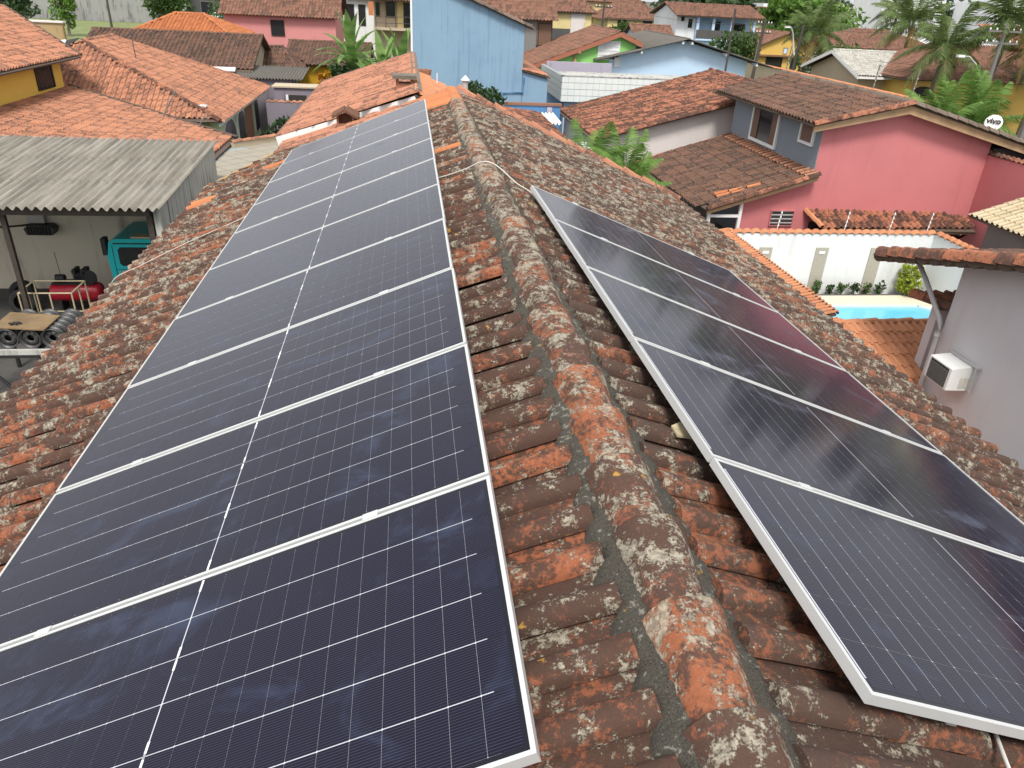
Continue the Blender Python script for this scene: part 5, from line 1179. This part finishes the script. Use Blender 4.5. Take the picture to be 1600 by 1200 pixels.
palm((40.5, 48, G), 5.4, (.4, 0), 22, 1.4, 'coconut palm cut off by the right edge', 36, dead=2)
for i, (x, y, s, lab) in enumerate(((20.4, 29, 1.0, 'fan of fresh areca palm fronds left of the satellite dish'), (22.2, 29.5, 1.05, 'areca palm clump straight behind the satellite dish'), (231.05, 29, 1.0, 'areca palm clump at the right edge above the dish'))):
    palm((x, y, G), 3.1, (.1, 0), 20, s, lab, 41 + i, 'frond_fresh', 0, 'areca palms behind the pink house', .07, 15)
def tree(name, label, x, y, h, rad, n, size, mat, seed, group=None, zb=G):
    return shrub(name, label, 'tree', (x, y, zb + h), rad, n, size, mat, seed, group, clump=16, zb=zb)
tree('garden_tree', 'bushy green tree beside the pink house balcony wall of the blue two-storey house', 27.7, 68, 3.6, (2.0, 1.8, 1.9), 1600, .2, 'leaf', 101)
tree('round_tree', 'round bright green tree below the far white house', 49.5, 100, 6.3, (7.2, 5, 3.4), 4200, .42, 'leaf_bright', 102)
tree('dark_tree', 'tall dark green tree left of the round bright tree', 37.5, 100, 6.6, (6.5, 5, 4.6), 4200, .42, 'leaf_dark', 103)
tree('street_tree', 'rough green tree around the red awning', 36.8, 66, 3.2, (4.2, 2.5, 1.7), 2600, .22, 'leaf', 104)
tree('far_garden_tree', 'green shrubby tree right of the yellow flowering bush', 21.0, 80, 3.6, (2.8, 2, 1.8), 1500, .22, 'leaf', 105)
shrub('flowering_bush', 'yellow flowering bush between far houses in the middle', 'shrub', (18.8, 80, -1.9), (1.3, 1, .8), 500, .18, 'croton', 106, zb=G)
tree('street_tree', 'small street tree near the cars at upper left', -36.5, 128, 4.0, (4.4, 3, 2.6), 2400, .3, 'leaf', 107)
tree('corner_tree', 'dark green tree in the upper left corner', -53.0, 118, 3.3, (4.2, 3, 2.6), 1600, .32, 'leaf_dark', 108)
tree('lawn_tree', 'pale green tree before the concrete wall at upper left', -42.2, 108, 3.5, (1.9, 1.6, 2.6), 1400, .24, 'leaf_bright', 109)
tree('wall_tree', 'thin tree left of the far pink house', -18.8, 84, 3.6, (2.0, 1.6, 2.5), 500, .2, 'leaf', 110)
for i, (x, s) in enumerate(((35.2, 1.0), (37.0, 1.1), (38.8, 1.0))):
    banana((x * .98, 87, G), 2.2, 11, 1.5 * s, ['left banana clump behind the street poles', 'middle banana clump behind the street poles', 'right banana clump behind the street poles'][i], 60 + i)
# far woodland as one mass
VV, FF, TT = [], [], []; off = 0
rg = np.random.default_rng(5)
for k in range(46):
    x = rg.uniform(18, 190); y = rg.uniform(150, 230) ; hh_ = rg.uniform(7.0, 10.5) + max(0, (y - 150) * .02); V, F, T = leafball((x, y, G + hh_ * .55), (rg.uniform(5, 9), 5, hh_ * .52), 700, .8, 300 + k, clump=14)
    VV.append(V); FF.append(F + off); TT.append(T); off += len(V)
o = link('woodland', npmesh('woodland', np.concatenate(VV), np.concatenate(FF), 'leaf_far', np.concatenate(TT))); tag(o, 'far belt of dark green woodland along the top of the picture', 'woodland', kind='stuff')
# ================================================================== BEHIND: MIDDLE TO RIGHT
t = thing('light_blue_house', 'light blue gable-end house with dark grey fibre-cement roof', 'house', (16.5, 54, G))
lbz = lambda x: -.62 - abs(x - 16.7) * .245
gable_body(t, 'lightblue', 11.95, 21.1, 50, 58, G, lbz(11.95) - .1, -.75, 'Y', 16.7, ze2=lbz(21.1) - .1)
corrugated(t, [(16.7, 49.2, -.6), (16.7, 59, -.6), (10.9, 59, lbz(10.9)), (10.9, 49.2, lbz(10.9))], 'fibre_dark', course=3); corrugated(t, [(16.7, 49.2, -.6), (16.7, 59, -.6), (22.6, 59, lbz(22.6)), (22.6, 49.2, lbz(22.6))], 'fibre_dark', course=3)
for x in (13.8, 16.4, 17.0, 19.4, 21.5): MB().box(x - .06, x + .06, 49.3, 50.0, lbz(x) - .22, lbz(x) - .06).obj('purlin_end', 'white_trim', t)
window(t, (12.3, 50, -2.4), (1, 0, 0), (0, -1, 0), .35, .5, pane='white_trim', fw=.03)
t = thing('green_house', 'bright green gable wall under a brown tile roof with orange fascia', 'house', (11, 54, G))
gz = lambda x: -.45 - abs(x - 12.45) * .375
gable_body(t, 'green', 6.6, 13.6, 50.02, 56, G, gz(6.6) - .12, -.6, 'Y', 12.45, ze2=gz(13.6) - .12)
a = tile_roof(t, [(12.45, 49.7, -.42), (12.45, 58, -.42), (5.6, 58, gz(5.6)), (5.6, 49.7, gz(5.6))], 'tile_farbrown', segs=4, deck_name='roof', singles=60); tile_roof(t, [(12.45, 49.7, -.42), (12.45, 58, -.42), (13.95, 58, gz(13.95)), (13.95, 49.7, gz(13.95))], 'tile_farbrown', segs=3, deck_name='roof')
caps(a, (12.45, 49.7, -.33), (12.45, 58, -.33), 'tile_farbrown', sp=.4, w=.1, h=.08)
MB().prism([(5.6, 49.66, gz(5.6)), (12.45, 49.66, -.42), (12.45, 49.66, -.68), (5.6, 49.66, gz(5.6) - .24)], (0, .06, 0)).obj('fascia', 'rustboard', t); MB().prism([(13.95, 49.66, gz(13.95)), (12.45, 49.66, -.42), (12.45, 49.66, -.68), (13.95, 49.66, gz(13.95) - .24)], (0, .06, 0)).obj('fascia', 'rustboard', t)
f_ = window(t, (11.2, 50.02, -2.0), (1, 0, 0), (0, -1, 0), 1.3, 1.0, frame='white_trim', pane='white_grubby', fw=.05, mull=5, rails=3)
MB().tube([(9.7, 49.9, -2.3), (9.7, 49.9, -1.75), (10.0, 49.7, -1.65)], .11, 8).obj('flue', 'fascia', t)
t = tiled_wall_house('grey_house', 'grey rendered house with reddish tile roof and dark doorway behind the blue building', 'house', 3.6, 9.4, 57, 64, .1, 2.1, 'grey_wall', 'tile_farbrown', 'X', pitch=.24)
win_y(t, 8.45, -1.9, .9, 1.5, 57, frame='dark', fw=.05, name='door'); box(t, 'door_gate', 'black_iron', 8.3, 9.5, 56.9, 56.95, -2.6, -1.75)
box(t, 'recess', 'shutter', 8.3, 9.4, 56.96, 57, G, -.1)
t = tiled_wall_house('yellow_villa', 'pale yellow house with brown roof and one small dark window', 'house', 10.3, 14.2, 66, 73, .38, 1.9, 'paleyellow', 'tile_farbrown', 'X', hip=1.5)
win_y(t, 12.85, -.45, .75, .5, 66, frame='beige_pink', fw=.05); box(t, 'front_panel', 'beige_pink', 12.5, 13.6, 65.93, 66, G, .25); box(t, 'fence', 'dark_grey_wall', 9.6, 12.3, 65.0, 65.1, G, -.95)
t = tiled_wall_house('tall_yellow_house', 'taller pale yellow house with tile roof far behind the yellow villa', 'house', 19, 27, 100, 110, 1.0, 3.0, 'paleyellow', 'tile_farbrown', 'X'); win_y(t, 20.5, -1.5, 1.1, 1.2, 100, frame='dark'); win_y(t, 23.5, -1.5, 1.1, 1.2, 100, frame='dark')
t = tiled_wall_house('blue_shack', 'small pale blue house with brown roof beside the yellow villa', 'house', 15.6, 18.6, 92, 98, .2, 1.4, 'lightblue', 'tile_farbrown', 'Y'); win_y(t, 16.6, -1.2, .8, .9, 92, frame='dark')
t = tiled_wall_house('cream_villa', 'cream house with brown hip roofs behind the light blue gable', 'house', 22, 28.6, 92, 100, -.6, 1.2, 'paleyellow', 'tile_farbrown', 'X', hip=2.5); win_y(t, 23.2, -2.0, .9, 1.1, 92, frame='dark'); win_y(t, 26.2, -2.2, .9, 1.6, 92, frame='dark')
t = tiled_wall_house('grey_cottage', 'small grey cottage roof left of the yellow flowering bush', 'house', 14.6, 18.2, 80, 86, -1.6, -.4, 'beige', 'tile_grey', 'Y')
t = tiled_wall_house('small_brown_roof_house', 'little blue house with brown roof touching the light blue house roof', 'house', 20.6, 24.0, 74, 79, -1.9, -.75, 'lightblue', 'tile_farbrown', 'X')
# blue two storey
t = thing('two_storey_house', 'pale blue two-storey house with balcony columns and brown roof', 'house', (29.5, 80, G))
box(t, 'wall', 'lightblue', 25.6, 33.6, 79.5, 86, G, .1); gable_body(t, 'white_paint', 25.55, 27.5, 78.4, 86, G, .05, 1.1, 'X', 82)
MB().box(27.5, 33.7, 77.9, 79.5, -1.95, -1.8).obj('balcony_slab', 'lightblue', t); MB().box(27.5, 33.6, 77.9, 77.98, -1.8, -1.0).obj('balustrade', 'dark_grey_wall', t); MB().box(27.5, 33.7, 78.2, 78.4, G, -1.95).obj('lower_wall', 'lightblue', t)
for x in (27.6, 29.2, 31.1, 33.4): MB().box(x - .13, x + .13, 77.95, 78.2, -1.8, .15).obj('column', 'lightblue', t)
win_y(t, 29.6, -1.8, .8, 1.5, 79.5, frame='dark', name='door'); win_y(t, 31.8, -1.8, 1.2, 1.4, 79.5, frame='dark', name='door'); win_y(t, 26.7, -.9, .45, .8, 78.4, frame='white_trim', fw=.05); win_y(t, 26.0, -.3, .25, .35, 78.4, frame='dark', fw=.03)
a = tile_roof(t, [(25.2, 82, 1.25), (34.2, 82, 1.25), (34.2, 77.5, .18), (25.2, 77.5, .18)], 'tile_farbrown', segs=4, pitch=.24, course=.42, deck_name='roof'); tile_roof(t, [(25.2, 82, 1.25), (34.2, 82, 1.25), (34.2, 87, .1), (25.2, 87, .1)], 'tile_farbrown', segs=3, deck_name='roof')
t = tiled_wall_house('long_roof_house', 'long house with brown roof and green wall behind the banana clumps', 'house', 38, 54, 100, 108, -.4, 1.1, 'palegreen', 'tile_farbrown', 'X')
t = tiled_wall_house('yellow_cottage', 'yellow gable house with brown roof and arched porch behind the street poles', 'house', 33.2, 38.3, 76, 84, -2.1, -.85, 'faryellow', 'tile_farbrown', 'Y', rpos=36.2)
win_y(t, 34.4, -4.0, 1.6, .9, 76, frame='dark'); win_y(t, 37.0, -4.0, .6, .9, 76, frame='dark'); win_y(t, 37.2, -2.5, .4, .2, 76, frame='dark', fw=.02); win_y(t, 36.0, -2.7, .35, .5, 76, pane='lightblue', frame='dark', fw=.02); box(t, 'porch_band', 'wood', 33.2, 38.2, 75.6, 76, -3.0, -2.85)
t = thing('pale_roof_house', 'beige gable house with pale grey lichen-white tile roof', 'house', (33, 56, G))
box_ = gable_body(t, 'beige', 30.6, 40, 52.6, 59.5, G, -2.55, -1.38, 'X', 56)
a = tile_roof(t, [(30.1, 56, -1.2), (40, 56, -1.2), (40, 51.8, -2.56), (30.1, 51.8, -2.56)], 'tile_pale', segs=4, deck_name='roof', singles=60); tile_roof(t, [(30.1, 56, -1.2), (40, 56, -1.2), (40, 60.2, -2.56), (30.1, 60.2, -2.56)], 'tile_pale', segs=3, deck_name='roof')
caps(a, (30.1, 56, -1.1), (40, 56, -1.1), 'tile_pale', sp=.45, w=.1, h=.07)
for y1, z1 in ((51.8, -2.56), (60.2, -2.56)): MB().prism([(30.05, 56, -1.22), (30.05, y1, z1 - .02), (30.05, y1, z1 - .2), (30.05, 56, -1.42)], (.06, 0, 0)).obj('barge_board', 'white_trim', t)
MB().box(30.1, 40, 51.7, 51.78, -2.72, -2.58).obj('gutter', 'white_trim', t)
t = thing('yellow_house', 'yellow house with big brown roof and dark arch behind the coconut palms', 'house', (38, 52, G))
box(t, 'wall', 'faryellow', 32.6, 47, 50, 58, G, -2.45); 
k = 10; pts = [(33.0, 49.96, -4.4), (34.9, 49.96, -4.4)] + [(33.95 + .95 * math.cos(math.pi * i / k), 49.96, -3.5 + .6 * math.sin(math.pi * i / k)) for i in range(k + 1)]
MB().prism(pts, (0, .03, 0)).obj('arch', 'dark', t)
tile_roof(t, [(37.5, 55, -.35), (48, 55, .1), (48, 49.3, -2.6), (31.8, 49.3, -2.45)][:2] + [(48, 49.3, -2.45), (31.9, 49.3, -2.45)] if False else [(37.0, 55, -.45), (48, 55, -.45), (48, 49.3, -2.45), (31.9, 49.3, -2.45)], 'tile_farbrown', segs=4, deck_name='roof', singles=60)
tile_roof(t, [(37.0, 55, -.45), (31.9, 49.3, -2.45), (31.9, 60.7, -2.45)], 'tile_farbrown', segs=3, deck_name='roof')
tile_roof(t, [(42.5, 58, .9), (52, 58, .9), (52, 54, -.4), (42.5, 54, -.4)], 'tile_salmon', segs=3, deck_name='roof')
t = tiled_wall_house('brown_hip_house', 'house with broad brown hip roof behind the pale roofed house', 'house', 42, 53, 76, 86, -1.9, -.35, 'white_paint', 'tile_farbrown', 'X', hip=4.0); box(t, 'awning', 'white_trim', 45, 51, 74.4, 75.6, -2.5, -2.35)
aw_ = thing('red_awning', 'bright red awnings half hidden by the street tree', 'awning', (39, 63, G))
MB().prism([(37.6, 69, -1.75), (38.7, 69, -1.75), (38.8, 68.2, -2.1), (37.5, 68.2, -2.1)], (0, 0, .05)).obj('canopy', 'red', aw_); MB().prism([(38.6, 68.6, -2.3), (39.4, 68.6, -2.3), (39.5, 68, -2.55), (38.6, 68, -2.55)], (0, 0, .05)).obj('canopy', 'red', aw_); MB().tube([(38.6, 68.6, G), (38.6, 68.6, -2.1)], .04, 6).obj('post', 'pole', aw_)
# street wall with orange coping
sw = thing('street_wall', 'long beige street wall with orange coping behind the pink house roof', 'wall', (27.8, 50, G))
box(sw, 'wall', 'beige', 27.7, 27.9, 38, 68, G, -2.85); coping((27.8, 68, -2.8), (27.8, 38, -2.8), .34, 'tile_orange_clean', sw, sp=.3)
# far buildings on the skyline
t = thing('far_white_house', 'white house with small windows on the wooded skyline', 'house', (72, 160, G)); box(t, 'wall', 'white_paint', 66, 78, 150, 160, G, 1.6); 
for x in (67.5, 69.6, 71.7): win_y(t, x, .2, 1.0, .9, 150, frame='dark', fw=.06)
gable_body(t, 'beige', 76, 86, 151, 160, G, 1.0, 2.6, 'Y')
t = thing('far_tower', 'pale apartment block rising behind the coconut palms', 'building', (86, 140, G)); box(t, 'wall', 'white_paint', 84, 96, 140, 150, G, 3.6)
for i in range(4):
    for j in range(2): win_y(t, 85.5 + i * 2.6, -2.5 + j * 3.0, 1.0, 1.1, 140, frame='dark', fw=.06)
t = thing('far_white_block', 'white block with grey windows behind the tallest palm', 'building', (100, 130, G)); box(t, 'wall', 'white_paint', 98, 125, 130, 140, G, 3.4)
for i in range(7): win_y(t, 99.5 + i * 3.4, .5, 1.2, 1.2, 130, frame='dark', fw=.06)
# ================================================================== UPPER LEFT STREET
cw_ = thing('concrete_wall', 'long stained grey concrete wall across the grass at upper left', 'wall', (-48, 144.5, G)); box(cw_, 'wall', 'old_concrete', -85, -37, 144.4, 144.8, G, -2.6)
twl = thing('tan_wall', 'stained tan wall with pale ledge behind the yellow house roof', 'wall', (-25, 58, G)); box(twl, 'wall', 'tan', -32, -23.0, 57, 57.3, G, -1.65); box(twl, 'ledge', 'beige_pink', -32, -22.9, 56.9, 57.5, -1.65, -1.55)
t = thing('grey_warehouse', 'grey warehouse beyond the concrete wall at upper left', 'building', (-62, 166, G)); box(t, 'wall', 'concrete', -85, -44, 163, 180, G, -.4); MB().prism([(-86, 162, -.35), (-43, 162, -.35), (-43, 172, 1.2), (-86, 172, 1.2)], (0, 0, .1)).obj('roof', 'fibre', t)
t = thing('blue_sign_shop', 'dark shopfront with a blue sign band beyond the parked cars', 'shop', (-36, 172, G)); box(t, 'wall', 'dark_grey_wall', -43, -26, 172, 180, G, -.2); box(t, 'sign', 'deepblue', -42, -28, 171.8, 172, -2.2, -1.2); 
for x in (-41, -37.5, -34, -30.5): win_y(t, x, -5.6, 2.2, 2.4, 172, frame='pole', fw=.1)
def car(loc, rz_, mat, label):
    e = thing('parked_car', label, 'car', loc, 'cars at the upper left', True); e.rotation_euler = (0, 0, rz_)
    prof = [(-2.0, .35), (-2.05, .75), (-1.9, .95), (-1.2, 1.0), (-.75, 1.42), (.75, 1.46), (1.5, 1.05), (1.95, .95), (2.05, .6), (2.0, .35)]
    MB().prism([(x, -.85, z) for x, z in prof], (0, 1.7, 0)).obj('body', mat, e)
    for s in (-1, 1): MB().prism([(x, s * .855, z) for x, z in ((-1.05, 1.02), (-.68, 1.36), (.70, 1.39), (1.3, 1.04))], (0, s * .01, 0)).obj('window', 'glass', e)
    MB().prism([(-1.19, -.7, 1.03), (-1.19, .7, 1.03), (-.78, .62, 1.40), (-.78, -.62, 1.40)], (-.02, 0, .02)).obj('windscreen', 'glass', e)
    for x in (-1.3, 1.3):
        for s in (-1, 1):
            w = MB().lathe((x, s * .70, .32), (0, s, 0), [(0, .2), (0, .3), (.04, .33), (.16, .33), (.2, .3), (.2, .2)], 16).obj('wheel', 'rubber', e, True); MB().lathe((x, s * .89, .32), (0, s, 0), [(0, .2), (.01, .1), (0, 0)], 12).obj('hubcap', 'alu', w)
    for s in (-.6, .6): MB().box(-2.07, -2.02, s - .18, s + .18, .68, .82).obj('headlight', 'white_plastic', e)
car((-35.5, 158.5, G), R(95), 'white_plastic', 'white car parked at the road in the upper left'); car((-39.5, 156, G), R(20), 'alu', 'silver car on the road left of the white car'); car((-42.6, 146.8, G), R(10), 'white_plastic', 'white car roof showing behind the orange hip roof')
# ================================================================== POLES AND WIRES
def pole(loc, h, label, mat='pole', arm=1.8, lamp=None, lean=(0, 0), r=.16, grp='utility poles'):
    e = thing('utility_pole', label, 'pole', loc, grp, True)
    MB().tube([(0, 0, 0), (lean[0], lean[1], h)], r, 10, r * .62).obj('post', mat, e)
    if arm:
        for dz in (-.35, -1.0):
            c = MB().box(lean[0] - arm / 2, lean[0] + arm / 2, -.06, .06, h + dz - .05, h + dz + .05).obj('crossarm', mat, e)
            for k in (-.9, -.5, .5, .9): MB().lathe((lean[0] + k * arm / 2, 0, h + dz + .05), (0, 0, 1), [(0, .03), (.05, .05), (.1, .03), (.13, .03), (.14, 0)], 8).obj('insulator', 'white_plastic', c)
    if lamp:
        MB().tube([(0, 0, lamp[2]), (lamp[0] * .6, 0, lamp[2] + 1.6), (lamp[0] * .9, 0, lamp[2] + 2.0), (lamp[0] * 1.15, 0, lamp[2] + 2.0)], .05, 6).obj('lamp_arm', 'pipe_grey', e, True)
        MB().box(lamp[0] * 1.15 - .3, lamp[0] * 1.15 + .1, -.12, .12, lamp[2] + 1.95, lamp[2] + 2.08).obj('lamp_head', 'white_plastic', e)
pole((34.6, 45, G), 7.1, 'utility pole with curved street lamp arm among the palms', 'pole', 2.2, (-1.9, 0, 3.3), (.1, 0))
pole((38.2, 45, G), 4.1, 'short pale concrete pole right of the lamp pole', 'pole', 0)
pole((30.2, 62, G), 6.2, 'dark utility pole with lamp arm before the small yellow gable house', 'pole_dark', 0, (-.8, 0, 4.0), (.3, 0))
pole((26.9, 62, G), 6.5, 'dark leaning utility pole left of the yellow gable house', 'pole_dark', 1.2, None, (.35, 0))
pole((17.3, 75, G), 7.6, 'thin dark utility pole among the far houses in the middle', 'pole_dark', 1.6, None, r=.12)
pole((-38.4, 112, G), 7.5, 'dark utility pole before the concrete wall at upper left', 'pole_dark', 1.6)
for i, (x, y, h, lab) in enumerate(((27.8, 42, 1.5, 'grey metal fence post on the street wall below the left palm'), (27.8, 46, 1.4, 'second grey fence post on the street wall'), (27.8, 58, 1.7, 'thin fence post on the street wall near the poles'), (27.8, 64, 1.7, 'farthest fence post on the street wall'))):
    e = thing('fence_post', lab, 'post', (x, y, -2.8), 'posts on the street wall', True); MB().tube([(0, 0, -.1), (.1, 0, h)], .045, 7).obj('post', 'pole', e)
    for k in range(4): MB().tube([(.02 + .02 * k, -.05, .25 + .25 * k), (.02 + .02 * k, .05, .25 + .25 * k)], .025, 6).obj('insulator', 'white_plastic', e)
def wire(A, B, sag, label):
    A, B = Vector(A), Vector(B); pts = [A.lerp(B, t / 14) - Vector((0, 0, sag * 4 * (t / 14) * (1 - t / 14))) for t in range(15)]
    tag(MB().tube(pts, .012, 5).obj('power_line', 'wire', None, True), label, 'wire', 'overhead wires')
wire((34.0, 45, .85), (27.2, 62, .2), .4, 'upper overhead wire from the lamp pole to the leaning dark pole'); wire((35.6, 45, .85), (55, 30, 1.2), .4, 'upper overhead wire from the lamp pole to the right edge')
wire((34.7, 45, -1.3), (30.4, 62, -1.6), .25, 'low thick overhead cable between the lamp pole and the dark pole'); wire((34.7, 45, -1.3), (55, 32, -1.0), .5, 'low overhead cable from the lamp pole to the right edge')
wire((27.2, 62, .1), (17.3, 75, .9), .5, 'overhead wire from the leaning dark pole to the thin middle pole'); wire((17.3, 75, .9), (3, 90, 2.0), .5, 'overhead wire from the thin middle pole towards the blue building')
wire((-38.4, 112, .9), (-85, 100, .9), .6, 'overhead wire running left from the upper left pole'); wire((-38.4, 112, .9), (-14, 125, .9), .6, 'overhead wire running right from the upper left pole')
for o in COL.objects:
    if o.get('_w'): del o['_w']
